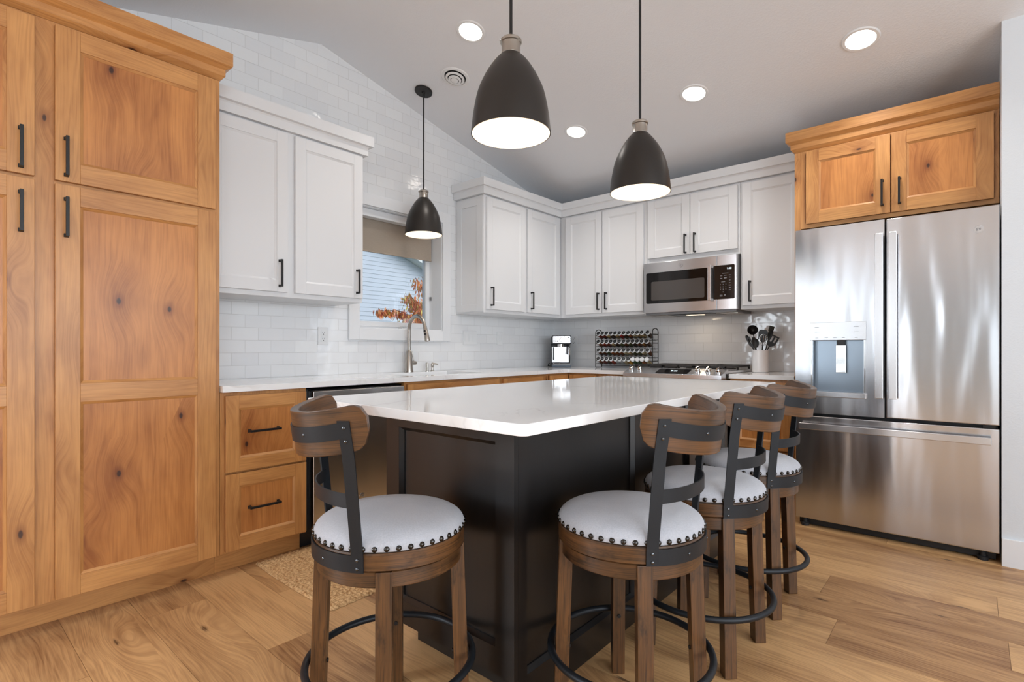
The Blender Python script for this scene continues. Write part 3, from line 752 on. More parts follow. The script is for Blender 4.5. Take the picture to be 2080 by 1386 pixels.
def lean(z): return 0 if z < .56 else (.020 * (z - .56) / .26 if z < .82 else .020 + .14 * (z - .82))
def bulge(an): return .019 * max(0, (math.cos(an) - math.cos(R(50))) / (1 - math.cos(R(50))))
UPA = R(50); REC = .28
def make_stool():
    t = thing('counter_stool', (0, 0, 0), '', 'stool', 'swivel counter stools around the island')
    base = []; top = []
    L = lambda mb, name, mat, par=t, **k: mb.build(name, mat, par, local=True, **k)
    for i in range(4):
        a_ = R(45 + 90 * i); ca, sa_ = math.cos(a_), math.sin(a_); mb = MB(); hw = .0205
        pts = []
        for z, rr in ((0.001, .208), (.527, .190)):
            for du, dv in ((-hw, -hw), (hw, -hw), (hw, hw), (-hw, hw)):
                pts.append((ca * (rr + du) - sa_ * dv, sa_ * (rr + du) + ca * dv, z))
        mb.poly(pts, [(3,2,1,0), (4,5,6,7), (0,1,5,4), (1,2,6,5), (2,3,7,6), (3,0,4,7)], uv=lambda p: (p[2], p[0] + p[1]))
        lg = L(mb, 'leg', 'stool_wood', bevel=.002)
        mb = MB(); rz = .2
        mb.tube([(ca * .176, sa_ * .176, rz), (ca * .180, sa_ * .180, rz)], .006, 10); L(mb, 'bolt', 'black', lg)
    mb = MB(); mb.tube([(.236 * math.cos(2 * math.pi * i / 56), .236 * math.sin(2 * math.pi * i / 56), .2) for i in range(56)], .0105, 12, closed=True)
    L(mb, 'foot_ring', 'frame')
    # lower apron: ring, upper apron (turns with the seat)
    mb = MB(); mb.lathe([(.17, .484), (.2, .484), (.203, .487), (.203, .524), (.2, .527), (.17, .527)], seg=56, close=True); L(mb, 'lower_apron', 'stool_wood')
    mb = MB(); mb.lathe([(.09, .487), (.09, .5275)], seg=24); L(mb, 'swivel_plate', 'black')
    mb = MB(); mb.lathe([(.0, .529), (.207, .529), (.212, .532), (.212, .571), (.209, .575), (.0, .575)], seg=64); top.append(L(mb, 'upper_apron', 'stool_wood'))
    mb = MB(); pr = [(.0, .575), (.205, .576), (.2115, .580)]
    for i in range(1, 13):
        an = i / 12 * math.pi / 2
        pr.append((.2125 * math.cos(an) ** .42 if i < 12 else 0.0, .585 + .046 * math.sin(an) ** 1.0))
    mb.lathe([(max(r_, 0), z_) for r_, z_ in pr], seg=64); bmesh.ops.remove_doubles(mb.bm, verts=mb.bm.verts, dist=1e-5)
    cu = L(mb, 'seat_cushion', 'fabric'); top.append(cu)
    # nailheads
    mb = MB(); mb.lathe([(.0076, 0), (.0072, .0022), (.0052, .0046), (.002, .0058), (0, .006)], seg=10, ax='x', xf=Matrix.Identity(4)); nm = L(mb, 'nailhead', 'nail', cu)
    N = 44
    for i in range(N):
        o = nm if i == 0 else nm.copy()
        if i: COL.objects.link(o); o.parent = cu
        an = 2 * math.pi * (i + .5) / N; o.location = (.2115 * math.cos(an), .2115 * math.sin(an), .5865); o.rotation_euler = (0, 0, an)
    # metal frame
    frm = MB(); th = .004
    def ring(R0, off=0.):
        def f(tt, z):
            an = -UPA - R(4) + tt * 2 * (UPA + R(4)); return (R0 * math.cos(an) + lean(z) + (bulge(an) if z > .8 else 0), R0 * math.sin(an), math.cos(an), math.sin(an))
        return f
    arc_strip(frm, ring(.2175), .528, .571, th, 24)
    arc_strip(frm, ring(.2235), .882, .922, th, 24, taper=lambda tt: tuple(z - REC * (.2235 * math.cos(-UPA - R(4) + tt * 2 * (UPA + R(4))) - .144) for z in (.870, .910)))
    def midf(tt, z):
        an = -UPA + tt * 2 * UPA; x = .2175 * math.cos(UPA) + (math.cos(an) - math.cos(UPA)) * .155 + lean(.72); y = .2175 * math.sin(an) * (1 if abs(an) > 9 else 1)
        return (x, y, math.cos(an), math.sin(an))
    arc_strip(frm, midf, .691, .727, th, 24)
    for sg in (-1, 1):
        n = 10; rows = []
        for i in range(n + 1):
            z = .528 + (.9135 - .528) * i / n; fr = max(0, (z - .575) / .35); R0 = .2175 + .006 * min(1, fr) + .0004; q = []
            for an in (sg * (UPA + R(4.2)), sg * (UPA - R(4.2))):
                for k in (0, th + .0008):
                    q.append(((R0 - k) * math.cos(an) + lean(z), (R0 - k) * math.sin(an), z))
            rows.append(q)
        pts = [p for q in rows for p in q]; fs = [(0, 1, 3, 2), (4*n, 4*n+2, 4*n+3, 4*n+1)]
        for i in range(n):
            A = 4 * i; B = A + 4; fs += [(A, A+2, B+2, B), (A+1, B+1, B+3, A+3), (A, B, B+1, A+1), (A+2, A+3, B+3, B+2)]
        frm.poly(pts, fs)
    fo = L(frm, 'back_frame', 'frame'); top.append(fo)
    sm = None
    for an, z in [(s_ * (UPA), z_) for s_ in (-1, 1) for z_ in (.538, .560, .862, .896)] + [(s_ * R(20), z_) for s_ in (-1, 1) for z_ in (.548, .872)]:
        R0 = .2179 + .006 * min(1, max(0, (z - .575) / .35))
        if sm is None:
            mb = MB(); mb.lathe([(.0043, 0), (.004, .0014), (.002, .0026), (0, .0027)], seg=10, ax='x'); sm = L(mb, 'screw', 'screw', fo); o = sm
        else: o = sm.copy(); COL.objects.link(o); o.parent = fo
        o.location = (R0 * math.cos(an) + lean(z) + (bulge(an) if z > .8 else 0), R0 * math.sin(an), z); o.rotation_euler = (0, 0, an)
    # crest rail: curved board with rounded ends
    mb = MB(); A0 = R(66); n = 34; R0 = .2185; T = .022; rows = []
    for i in range(n + 1):
        tt = i / n; an = -A0 + 2 * A0 * tt; s_ = abs(an) * R0; edge = A0 * R0 - s_; rc = .045
        k = 0 if edge > rc else rc - math.sqrt(max(rc * rc - (rc - edge) ** 2, 0))
        crown_ = .006 * math.cos(an * .9)
        rc_ = -REC * (R0 * math.cos(an) - .144); zb, zt = .831 + k + rc_, .943 + crown_ - k * .8 + rc_; q = []
        m_ = 6
        for j in range(m_ + 1):
            z = zb + (zt - zb) * j / m_; q.append(((R0 + .0005) * math.cos(an) + lean(z) + bulge(an), (R0 + .0005) * math.sin(an), z))
        for j in range(m_, -1, -1):
            z = zb + (zt - zb) * j / m_; q.append(((R0 - T) * math.cos(an) + lean(z) + bulge(an), (R0 - T) * math.sin(an), z))
        rows.append(q)
    K = len(rows[0]); pts = [p for q in rows for p in q]; fs = []
    for i in range(n):
        for j in range(K):
            k = (j + 1) % K; fs.append((i*K + j, (i+1)*K + j, (i+1)*K + k, i*K + k))
    fs += [tuple(range(K))[::-1], tuple(range(n*K, n*K + K))]
    mb.poly(pts, fs, uv=lambda p: (math.atan2(p[1], p[0]) * .23, p[2] + .5 * math.hypot(p[0], p[1])), smooth=False)
    top.append(L(mb, 'crest_rail', 'stool_wood', bevel=.003, angle=50))
    return t
TOPS = ('upper_apron', 'seat_cushion', 'back_frame', 'crest_rail')
proto = make_stool()
spots = [((2.043, -3.54), 4, -108.5, 'counter stool with linen seat, alone at the near end of the island, turned left'),
         ((2.545, -3.043), -5.5, 4.0, 'counter stool nearest the camera of the three on the right side of the island'),
         ((2.564, -2.515), -1.7, 2, 'linen-seated counter stool in the middle of the three on the right of the island'),
         ((2.562, -2.01), 2, 2, 'linen-seated counter stool farthest back on the right side, closest to the refrigerator')]
stools = [proto] + [copy_tree(proto) for _ in spots[1:]]
for o, (xy, rb, rt, lab) in zip(stools, spots):
    o.location = (*xy, 0); o.rotation_euler = (0, 0, R(rb)); o['label'] = lab
    for c in o.children:
        if c.name.split('.')[0] in TOPS: c.rotation_euler = (0, 0, R(rt - rb))

# ---------------------------------------------------------------- pendants
def pendant(loc, zc, label, small=False):
    """loc = xy, z of shade rim; zc = ceiling z"""
    x, y, z = loc; sl = math.atan(SL) if y > RY else -math.atan(SLL)
    t = thing('pendant_light', (x, y, zc), label, 'pendant light', 'black bell pendant lights')
    mb = MB(); pr = [(.137, 0), (.1345, .03), (.128, .08), (.115, .14), (.094, .19), (.072, .228), (.054, .252), (.035, .272)]
    inner = [(r_ - .003, h_ + (.0 if i == 0 else -.001)) for i, (r_, h_) in enumerate(pr)][::-1]
    def sm(p):   # smooth the bell profile
        out = []
        for i in range(len(p) - 1):
            p0 = p[max(i-1, 0)]; p1 = p[i]; p2 = p[i+1]; p3 = p[min(i+2, len(p)-1)]
            for k in range(3):
                s_ = k / 3; out.append(tuple(.5 * (2*p1[j] + (p2[j]-p0[j])*s_ + (2*p0[j]-5*p1[j]+4*p2[j]-p3[j])*s_*s_ + (3*p1[j]-p0[j]-3*p2[j]+p3[j])*s_**3) for j in (0, 1)))
        return out + [p[-1]]
    mb.lathe(sm(pr), (x, y, z), 64); 
    mb2 = MB(); mb2.lathe(sm(inner), (x, y, z), 64)
    # no caps on the open rim
    for q in (mb, mb2):
        for f in [f for f in q.bm.faces if len(f.verts) > 10]: q.bm.faces.remove(f)
    sh = mb.build('shade', 'shade_out', t); mb2.build('shade_lining', 'shade_in', sh)
    mb = MB(); mb.lathe([(.137, 0), (.134, 0)], (x, y, z), 64)
    mb.bm.free()
    mb = MB(); mb.lathe([(.0345, .268), (.0355, .272), (.033, .276), (.033, .312), (.037, .314), (.037, .322), (.031, .328), (.008, .330)], (x, y, z), 32)
    for an in (0, 2.1, 4.2): mb.tube([(x + .033 * math.cos(an), y + .033 * math.sin(an), z + .317), (x + .041 * math.cos(an), y + .041 * math.sin(an), z + .317)], .0025, 8)
    mb.build('collar', 'nickel', t)
    mb = MB(); mb.tube([(x, y, z + .32), (x, y, zc - .055)], .0055, 10)
    if small:
        pass
    mb.build('rod', 'black', t)
    mb = MB(); mb.tube([(x + .009 * math.cos(a_), y, zc - .042 + .016 * math.sin(a_)) for a_ in [2 * math.pi * i / 16 for i in range(16)]], .0022, 8, closed=True); mb.build('swivel_loop', 'black', t)
    mb = MB(); rot = Matrix.Rotation(-sl, 4, 'X'); mb.lathe([(.0, -.026), (.012, -.026), (.014, -.018), (.062, -.016), (.065, -.012), (.065, -.001), (0, -.001)], (x, y, zc), 36, xf=rot); mb.build('canopy', 'black', t)
    mb = MB(); mb.lathe([(0, .085), (.018, .09), (.029, .108), (.03, .125), (.022, .15), (.014, .175), (.014, .2)], (x, y, z), 20); mb.build('bulb', 'bulb', t)
    mb = MB(); mb.lathe([(.018, .2), (.018, .27)], (x, y, z), 20); mb.build('socket', 'plate', t)
    l = bpy.data.lights.new('pendant_glow', 'POINT'); l.energy = .8; l.color = (1., .88, .74); l.shadow_soft_size = .03
    o = bpy.data.objects.new('pendant_glow', l); COL.objects.link(o); o.location = (0, 0, z + .07 - zc); o.parent = t
    return t
pendant((2.122, -3.10, 1.832), ceil_z(-3.10), 'large black bell pendant hanging over the near end of the island')
pendant((2.168, -2.252, 1.81), ceil_z(-2.252), 'black bell pendant hanging over the far end of the island')
pendant((.262, -1.955, 1.935), ceil_z(-1.955), 'smallest looking black bell pendant hanging over the sink by the window', True)

# ---------------------------------------------------------------- recessed downlights, round ceiling vent
def downlight(x, y, label):
    z = ceil_z(y); rot = Matrix.Rotation(-math.atan(SL), 4, 'X') if y > RY else Matrix.Rotation(math.atan(SLL), 4, 'X')
    t = thing('recessed_light', (x, y, z), label, 'ceiling light', 'recessed ceiling lights')
    mb = MB(); mb.lathe([(.070, -.0005), (.072, -.006), (.086, -.006), (.092, -.001), (.092, -.0005)], (x, y, z), 40, xf=rot, close=True); mb.build('trim_ring', 'plate', t)
    mb = MB(); mb.lathe([(0, -.0012), (.070, -.0012), (.070, -.004), (0, -.004)], (x, y, z), 40, xf=rot); mb.build('lens', 'downlight', t)
    l = bpy.data.lights.new('downlight_beam', 'SPOT'); l.energy = 28; l.color = (1., .95, .89); l.spot_size = R(125); l.spot_blend = .8; l.shadow_soft_size = .07
    o = bpy.data.objects.new('downlight_beam', l); COL.objects.link(o); o.location = (0, 0, -.03); o.parent = t
for x, y, lab in ((.985, -2.18, 'round recessed ceiling light nearest the ridge, left of the large pendant'), (.985, -1.03, 'round recessed ceiling light between the two island pendants, farthest from the camera'),
                  (1.925, -1.03, 'round recessed ceiling light directly right of the far island pendant'), (2.857, -1.03, 'round recessed ceiling light above the refrigerator cabinet, largest in view')): downlight(x, y, lab)
for x, y in ((2.86, -6.3), (1.2, -6.3), (5.2, -6.3), (5.0, -3.0)):
    l = bpy.data.lights.new('room_downlight_beam', 'SPOT'); l.energy = 40; l.color = (1., .96, .91); l.spot_size = R(130); l.spot_blend = .8; l.shadow_soft_size = .07
    o = bpy.data.objects.new('room_downlight_beam', l); COL.objects.link(o); o.location = (x, y, ceil_z(y) - .03)
x, y = .588, -1.94; z = ceil_z(y); rot = Matrix.Rotation(-math.atan(SL), 4, 'X')
t = thing('ceiling_vent', (x, y, z), 'round white supply vent with raised rings on the sloped ceiling', 'vent')
mb = MB(); mb.lathe([(.074, -.001), (.078, -.008), (.096, -.006), (.102, -.001)], (x, y, z), 44, xf=rot, close=True); mb.build('flange', 'plate', t)
mb = MB(); mb.lathe([(0, -.0005), (.074, -.0005), (.074, -.002), (0, -.002)], (x, y, z), 40, xf=rot); mb.build('duct_throat', 'darkvoid', t)
for r0, r1, h in ((.0, .026, -.034), (.030, .046, -.028), (.052, .067, -.018)):
    mb = MB(); mb.lathe([(max(r0, .0), h), (r1, h + .004), (r1, h + .007), (max(r0, .0), h + .004)], (x, y, z), 40, xf=rot, close=r0 > 0); mb.build('diffuser_ring', 'plate', t)

# ---------------------------------------------------------------- refrigerator
t = thing('refrigerator', (2.95, -.4, 0), 'stainless french door refrigerator with bottom freezer and water dispenser', 'refrigerator')
D0, D1 = .765, .815
mb = MB(mapB); mb.box(2.492, 3.418, .045, 1.80, .04, .755); mb.build('case', 'blackplastic', t)
mb = MB(mapB); mb.box(2.50, 3.41, .006, .0445, .10, .775); mb.build('base_grille', 'blackplastic', t)
mb = MB(mapB); mb.box(2.50, 3.41, 1.8005, 1.826, .70, .755); mb.build('hinge_cover', 'blackplastic', t)
hx0, hx1, hz0, hz1 = 2.581, 2.842, .835, 1.150
mb = MB(mapB)
for q in ((2.484, hx0, .70, 1.83), (hx1, 2.942, .70, 1.83), (hx0, hx1, .70, hz0), (hx0, hx1, hz1, 1.83)): mb.box(*q, D0, D1)
bmesh.ops.remove_doubles(mb.bm, verts=mb.bm.verts, dist=1e-5)
fd = mb.build('door', 'steel', t)
mb = MB(mapB); mb.box(2.949, 3.425, .70, 1.83, D0, D1); fd2 = mb.build('door', 'steel', t, bevel=.006, seg=3)
mb = MB(mapB); mb.box(2.484, 3.425, .047, .683, D0, D1); fd3 = mb.build('freezer_drawer', 'steel', t, bevel=.006, seg=3)
for d, q in ((fd, (2.901, 2.941, .812, 1.745)), (fd2, (2.966, 3.003, .812, 1.745))):
    mb = MB(mapB); mb.box(*q, D1 + .035, D1 + .055); 
    for zz in (q[2] + .02, q[3] - .05): mb.box(q[0] + .01, q[1] - .01, zz, zz + .03, D1 + .0005, D1 + .035)
    mb.build('handle', 'steel2', d, bevel=.003)
mb = MB(mapB); mb.box(2.515, 3.392, .604, .642, D1 + .035, D1 + .055)
for xx in (2.56, 3.31): mb.box(xx, xx + .04, .612, .634, D1 + .0005, D1 + .035)
mb.build('handle', 'steel2', fd3, bevel=.003)
mb = MB(mapB); mb.box(hx0, hx1, hz0, hz1, .767, .772); mb.box(hx0, hx0 + .003, hz0, hz1, .772, D1 - .001); mb.box(hx1 - .003, hx1, hz0, hz1, .772, D1 - .001)
mb.box(hx0 + .003, hx1 - .003, hz1 - .004, hz1, .772, D1 - .001); mb.box(hx0 + .003, hx1 - .003, hz0, hz0 + .004, .772, D1 - .001)
dsp = mb.build('water_dispenser', plain('shaded_recess_steel', lin(138, 148, 158), .3, 1.), fd)  # steel colour darkened to paint in the shade of the recess
t2 = MB(mapB); t2.box(2.566, 2.856, 1.145, 1.253, D1 + .0005, D1 + .006); cp = t2.build('dispenser_control', 'steel2', fd, bevel=.002)
t2 = MB(mapB); t2.box(2.566, 2.856, .803, .835, D1 + .0005, D1 + .022); t2.build('drip_tray', 'steel2', fd, bevel=.003)
t2 = MB(mapB)
for xx in (2.572, 2.846): t2.box(xx, xx + .005, .835, 1.145, D1 + .0005, D1 + .003)
t2.build('dispenser_frame', 'chrome', fd)
t2 = MB(mapB); t2.box(2.70, 2.752, .95, 1.115, .785, .80); t2.build('dispenser_paddle', 'chrome', fd, bevel=.002)
t2 = MB(mapB); t2.box(2.704, 2.748, 1.115, 1.146, .78, .80); t2.build('spigot', 'blackplastic', fd, bevel=.003)
t2 = MB(mapB)
for xx, zz, ll in ((2.592, 1.222, .022), (2.592, 1.195, .024), (2.596, 1.158, .016), (2.645, 1.158, .018), (2.69, 1.158, .018), (2.735, 1.158, .015), (2.795, 1.222, .024), (2.795, 1.192, .024), (2.800, 1.158, .014)): t2.box(xx, xx + ll, zz, zz + .002, D1 + .006, D1 + .0064)
t2.build('dispenser_markings', 'printdark', fd)
mb = MB(); mb.lathe([(.021, -D1 - .0005), (.021, -D1 - .003), (.018, -D1 - .003), (.018, -D1 - .0005)], (3.343, 0, 1.715), 30, ax='y', close=True); mb.lathe([(.017, -D1 - .0005), (.017, -D1 - .0015)], (3.343, 0, 1.715), 30, ax='y'); bg = mb.build('badge', 'steel2', fd2)
text_mesh('badge_letters', 'ge', .022, 'printdark', fd2, (3.343, -D1 - .0018, 1.717), (1, 0, 0), (0, 0, 1))
for xx in (2.535, 3.36):
    mb = MB(); mb.lathe([(.022, .0005), (.022, .018), (.012, .022), (.012, .0465)], (xx, -.795, 0), 20); mb.build('foot', 'rubber', t)
for xx in (2.50, 3.36):
    mb = MB(mapB); mb.box(xx, xx + .05, .684, .698, .72, .80); mb.build('hinge', 'blackplastic', t)

# ---------------------------------------------------------------- range
t = thing('gas_range', (1.628, -.35, 0), 'stainless slide-in gas range with front knobs between the back counters', 'stove')
RX0, RX1 = 1.246, 2.008
mb = MB(mapB); mb.box(RX0 + .004, RX1 - .004, .03, .878, .02, .655); mb.build('body', 'steel2', t)
mb = MB(mapB); mb.box(RX0 + .004, RX1 - .004, .0005, .029, .10, .60); mb.build('base', 'blackplastic', t)
mb = MB(mapB); mb.box(RX0 + .006, RX1 - .006, .24, .862, .656, .70); od = mb.build('oven_door', 'steel2', t, bevel=.004)
mb = MB(mapB); mb.box(RX0 + .10, RX1 - .10, .34, .68, .70, .703); mb.build('oven_window', 'blackgloss', od)
mb = MB(mapB); mb.box(RX0 + .04, RX1 - .04, .775, .80, .745, .765)
for xx in (RX0 + .06, RX1 - .09): mb.box(xx, xx + .03, .778, .797, .70, .745)
mb.build('handle', 'steel2', od, bevel=.004)
mb = MB(mapB); mb.box(RX0 + .006, RX1 - .006, .035, .23, .656, .70); mb.build('drawer', 'steel2', t, bevel=.004)
mb = MB(lambda a_, b_, c_: (c_, -a_, b_)); mb.prism([(.762, .879), (.762, .907), (.645, .946), (.62, .946), (.62, .916), (.656, .879)], RX0, RX1); cp = mb.build('control_panel', 'steel2', t, bevel=.0012)
mb = MB(mapB); mb.box(RX0 + .001, RX1 - .001, .916, .934, .03, .6195); mb.build('cooktop', 'steel2', t, bevel=.002)
nv = Vector((0, -(.946 - .907), (.762 - .645))).normalized(); tv = Vector((0, .117, .039)).normalized()
cpc = lambda s_: Vector((0, -.762, .907)) + tv * s_
km = Matrix((Vector((1, 0, 0)), tv, nv)).transposed().to_4x4()
for xx in (1.290, 1.362, 1.820, 1.897, 1.967):
    mb = MB(); c = cpc(.058); mb.lathe([(.021, .0005), (.021, .006), (.017, .008), (.0165, .022), (.0145, .026)], (xx, c.y, c.z), 24, xf=km)
    bx = MB(); 
    pts = [km @ Vector(p) for p in ((-.0045, -.018, .026), (.0045, -.018, .026), (.0045, .018, .026), (-.0045, .018, .026), (-.004, -.017, .038), (.004, -.017, .038), (.004, .017, .038), (-.004, .017, .038))]
    mb.poly([(p.x + xx, p.y + c.y, p.z + c.z) for p in pts], [(3,2,1,0), (4,5,6,7), (0,1,5,4), (1,2,6,5), (2,3,7,6), (3,0,4,7)]); bx.bm.free()
    mb.build('knob', 'chrome', t)
mb = MB(); q = []
for u_, s_ in ((1.51, .012), (1.757, .012), (1.757, .105), (1.51, .105)):
    for h_ in (.0005, .002): c = cpc(s_) + nv * h_; q.append((u_, c.y, c.z))
mb.poly(q, [(0,2,4,6), (1,7,5,3), (0,1,3,2), (2,3,5,4), (4,5,7,6), (6,7,1,0)]); dp = mb.build('display', 'blackgloss', cp)
c = cpc(.062) + nv * .0022; text_mesh('display_digits', '9:40', .03, 'digits', cp, (1.64, c.y, c.z), (1, 0, 0), tuple(tv))
# grates: three cast-iron sections
for k in range(3):
    gx0 = RX0 + .02 + k * .2415; gx1 = gx0 + .236; mb = MB(); gy0, gy1 = -.60, -.06
    for a_, b_, c_, d_ in ((gx0, gx1, gy0, gy0 + .012), (gx0, gx1, gy1 - .012, gy1), (gx0, gx0 + .012, gy0, gy1), (gx1 - .012, gx1, gy0, gy1), (gx0, gx1, -.336, -.324), ((gx0 + gx1) / 2 - .006, (gx0 + gx1) / 2 + .006, gy0, gy1)): mb.box(a_, b_, c_, d_, .952, .968)
    for yy in (-.465, -.195): mb.box(gx0, gx1, yy - .006, yy + .006, .952, .968)
    for xx in (gx0, gx1 - .014):
        for yy in (gy0, -.337, gy1 - .014): mb.box(xx, xx + .014, yy, yy + .014, .9345, .952)
    mb.build('grate', 'iron', t, bevel=.002)
for xx, yy in ((1.385, -.465), (1.385, -.195), (1.87, -.465), (1.87, -.195), (1.628, -.33)):
    mb = MB(); mb.lathe([(.05, .9345), (.05, .942), (.036, .943), (.036, .950), (0, .951)], (xx, yy, 0), 24); mb.build('burner', 'iron', t)

# ---------------------------------------------------------------- microwave
t = thing('microwave_oven', (1.62, -.2, 1.385), 'stainless over-the-range microwave with black keypad on the right', 'microwave')
W = .40
mb = MB(mapB); mb.box(1.238, 1.994, 1.392, 1.808, .012, .36); mb.build('case', 'greyplastic', t)
mb = MB(mapB); mb.box(1.24, 1.845, 1.392, 1.806, .362, W); md = mb.build('door', 'steel2', t, bevel=.003)
mb = MB(mapB); mb.box(1.847, 1.993, 1.392, 1.806, .362, W); mp_ = mb.build('control_side', 'steel2', t, bevel=.003)
def rrect(mb, x0, x1, z0, z1, r, w0, w1, m=0):
    ol = []
    for cx, cz, a0 in ((x1 - r, z1 - r, 0), (x0 + r, z1 - r, 90), (x0 + r, z0 + r, 180), (x1 - r, z0 + r, 270)):
        for i in range(5): an = R(a0 + 22.5 * i); ol.append((cx + r * math.cos(an), cz + r * math.sin(an)))
    mb.prism(ol, w0, w1, m)
mb = MB(mapB); rrect(mb, 1.262, 1.80, 1.468, 1.722, .012, W + .0003, W + .002); dw = mb.build('window', 'blackgloss', md)
mb = MB(mapB); rrect(mb, 1.307, 1.752, 1.493, 1.648, .01, W + .0021, W + .0026); mb.build('window_screen', plain('screened_glass', lin(74, 70, 68), .12), md)
mb = MB(mapB); rrect(mb, 1.822, 1.979, 1.471, 1.728, .008, W + .0003, W + .002); kp = mb.build('keypad', 'blackgloss', mp_)
mb = MB(mapB); mb.box(1.788, 1.817, 1.462, 1.735, W + .028, W + .040)
for zz in (1.465, 1.715): mb.box(1.793, 1.812, zz, zz + .018, W + .0021, W + .028)
mb.build('handle', 'steel2', md, bevel=.004)
text_mesh('clock_digits', '9:40', .019, 'digits', mp_, (1.940, -W - .0022, 1.700), (1, 0, 0), (0, 0, 1))
for i, ch in enumerate(('1', '2', '3', '4', '5', '6', '7', '8', '9', '0')):
    xx, zz = (1.875 + (i % 3) * .020, 1.582 - (i // 3) * .019) if i < 9 else (1.895, 1.525)
    text_mesh('key_digit', ch, .011, 'print', mp_, (xx, -W - .0022, zz), (1, 0, 0), (0, 0, 1))
mb = MB(mapB)
for xx, zz, ll in ((1.888, 1.664, .045), (1.874, 1.646, .014), (1.901, 1.648, .020), (1.937, 1.648, .014), (1.874, 1.628, .014), (1.901, 1.632, .02), (1.901, 1.627, .02), (1.939, 1.632, .010), (1.881, 1.600, .028), (1.939, 1.610, .010), (1.939, 1.590, .010), (1.937, 1.572, .016), (1.939, 1.553, .012), (1.937, 1.536, .014), (1.870, 1.500, .02), (1.870, 1.493, .02), (1.902, 1.503, .012), (1.902, 1.497, .012)): mb.box(xx, xx + ll, zz, zz + .0025, W + .002, W + .0024)
mb.build('keypad_markings', 'print', mp_)
mb = MB(); mb.lathe([(.0175, -W - .0003), (.0175, -W - .003), (.015, -W - .003), (.015, -W - .0003)], (1.56, 0, 1.765), 26, ax='y', close=True); mb.lathe([(.014, -W - .0003), (.014, -W - .0012)], (1.56, 0, 1.765), 26, ax='y'); mb.build('badge', 'steel2', md)
text_mesh('badge_letters', 'ge', .016, 'printdark', md, (1.56, -W - .0014, 1.766), (1, 0, 0), (0, 0, 1))
mb = MB(mapB); mb.box(1.25, 1.985, 1.374, 1.3915, .03, .385); ub = mb.build('underside', 'greyplastic', t)
mb = MB(mapB); mb.box(1.44, 1.80, 1.370, 1.3738, .29, .37); mb.build('vent_grille', 'blackplastic', ub)
for xx in (1.29, 1.84):
    mb = MB(mapB); mb.box(xx, xx + .13, 1.370, 1.3738, .08, .30); mb.build('grease_filter', 'nickel', ub)
mb = MB(mapB); mb.box(1.55, 1.68, 1.368, 1.3738, .20, .27); mb.build('lamp_lens', 'lens', ub)
lm = area('cooktop_lamp', (1.615 - 1.62, -.235 + .2, 1.362 - 1.385), (0, 0, 0), .1, .05, .45, (1, .8, .58)); lm.parent = t

# ---------------------------------------------------------------- electrical plates
def plate(name, mp, u, v, wd, label, cat, kind):
    lc = mp(u, v, .001); t = thing(name, lc, label, cat, 'wall plates on the tile')
    mb = MB(mp); mb.box(u - wd / 2, u + wd / 2, v - .06, v + .06, .0006, .006); pl = mb.build('cover_plate', 'plate', t, bevel=.0025)
    if kind == 'outlet':
        for dv in (-.021, .021):
            mb = MB(mp); mb.box(u - .017, u + .017, v + dv - .016, v + dv + .016, .0061, .0085); so = mb.build('socket', 'plate', t, bevel=.004)
            mb = MB(mp); mb.box(u - .008, u - .0055, v + dv - .002, v + dv + .009, .0086, .0088); mb.box(u + .0055, u + .008, v + dv - .002, v + dv + .009, .0086, .0088); mb.box(u - .003, u + .003, v + dv - .011, v + dv - .006, .0086, .0088); mb.build('slots', 'slot', so)
    else:
        n = {'switch2': 2, 'switch3': 3, 'decor': 1}[kind]
        for i in range(n):
            c = u + (i - (n - 1) / 2) * .046; mb = MB(mp); mb.box(c - .0165, c + .0165, v - .033, v + .033, .0061, .0085); mb.build('rocker', 'plate', t, bevel=.0015)
plate('wall_outlet', mapA, -2.612, 1.18, .076, 'white wall outlet on the tile below the left wall cabinet', 'outlet', 'outlet')
plate('light_switch', mapA, -1.225, 1.19, .165, 'white triple rocker switch plate right of the window', 'light switch', 'switch3')
plate('wall_outlet', mapA, -.84, 1.19, .076, 'white wall outlet between the switch plate and the espresso machine', 'outlet', 'decor')
plate('wall_outlet', mapB, .262, 1.178, .076, 'white wall outlet on the back wall just right of the espresso machine', 'outlet', 'outlet')

# ---------------------------------------------------------------- espresso machine
ang = math.atan2(.5887, .8136) + R(4)   # front looks back toward the room
t = thing('espresso_machine', (.232, -.20, .915), 'small chrome and black espresso machine in the counter corner', 'coffee machine', rz=ang)
L = lambda mb, n, m, par=None, **k: mb.build(n, m, par or t, local=True, **k)
# local: front = -Y
mb = MB(); mb.box(-.088, .098, -.02, .11, .0005, .30); mb.box(-.088, .098, -.115, -.0205, .225, .308); L(mb, 'housing', 'blackplastic', bevel=.008)
mb = MB(); rr = MB(lambda a_, b_, c_: (a_, -c_, b_)); rrect(rr, -.080, .090, .236, .302, .008, .1155, .118); fp = L(rr, 'control_plate', 'steel2'); mb.bm.free()
mb = MB(); mb.lathe([(.0, -.1182), (.02, -.1182), (.02, -.124), (.016, -.138), (0, -.138)], (.005, 0, .268), 24, ax='y'); L(mb, 'dial', 'chrome')
mb = MB()
for xx in (-.055, -.035): mb.box(xx - .004, xx + .004, -.1195, -.118, .25, .258)
mb.lathe([(.0, -.118), (.006, -.118), (.006, -.1195), (0, -.1195)], (.075, 0, .288), 14, ax='y'); L(mb, 'indicator_buttons', 'printdark')
tm = text_mesh('maker_lettering', "De'Longhi", .011, 'printdark', None, (0, 0, 0), (1, 0, 0), (0, 0, 1)); tm.parent = t; tm.location = (.062, -.1186, .250)
mb = MB(); mb.box(-.085, .083, -.030, -.0205, .045, .20); bp = L(mb, 'splash_plate', plain('satin_mirror_steel', lin(200, 200, 202), .22, 1.), bevel=.002)
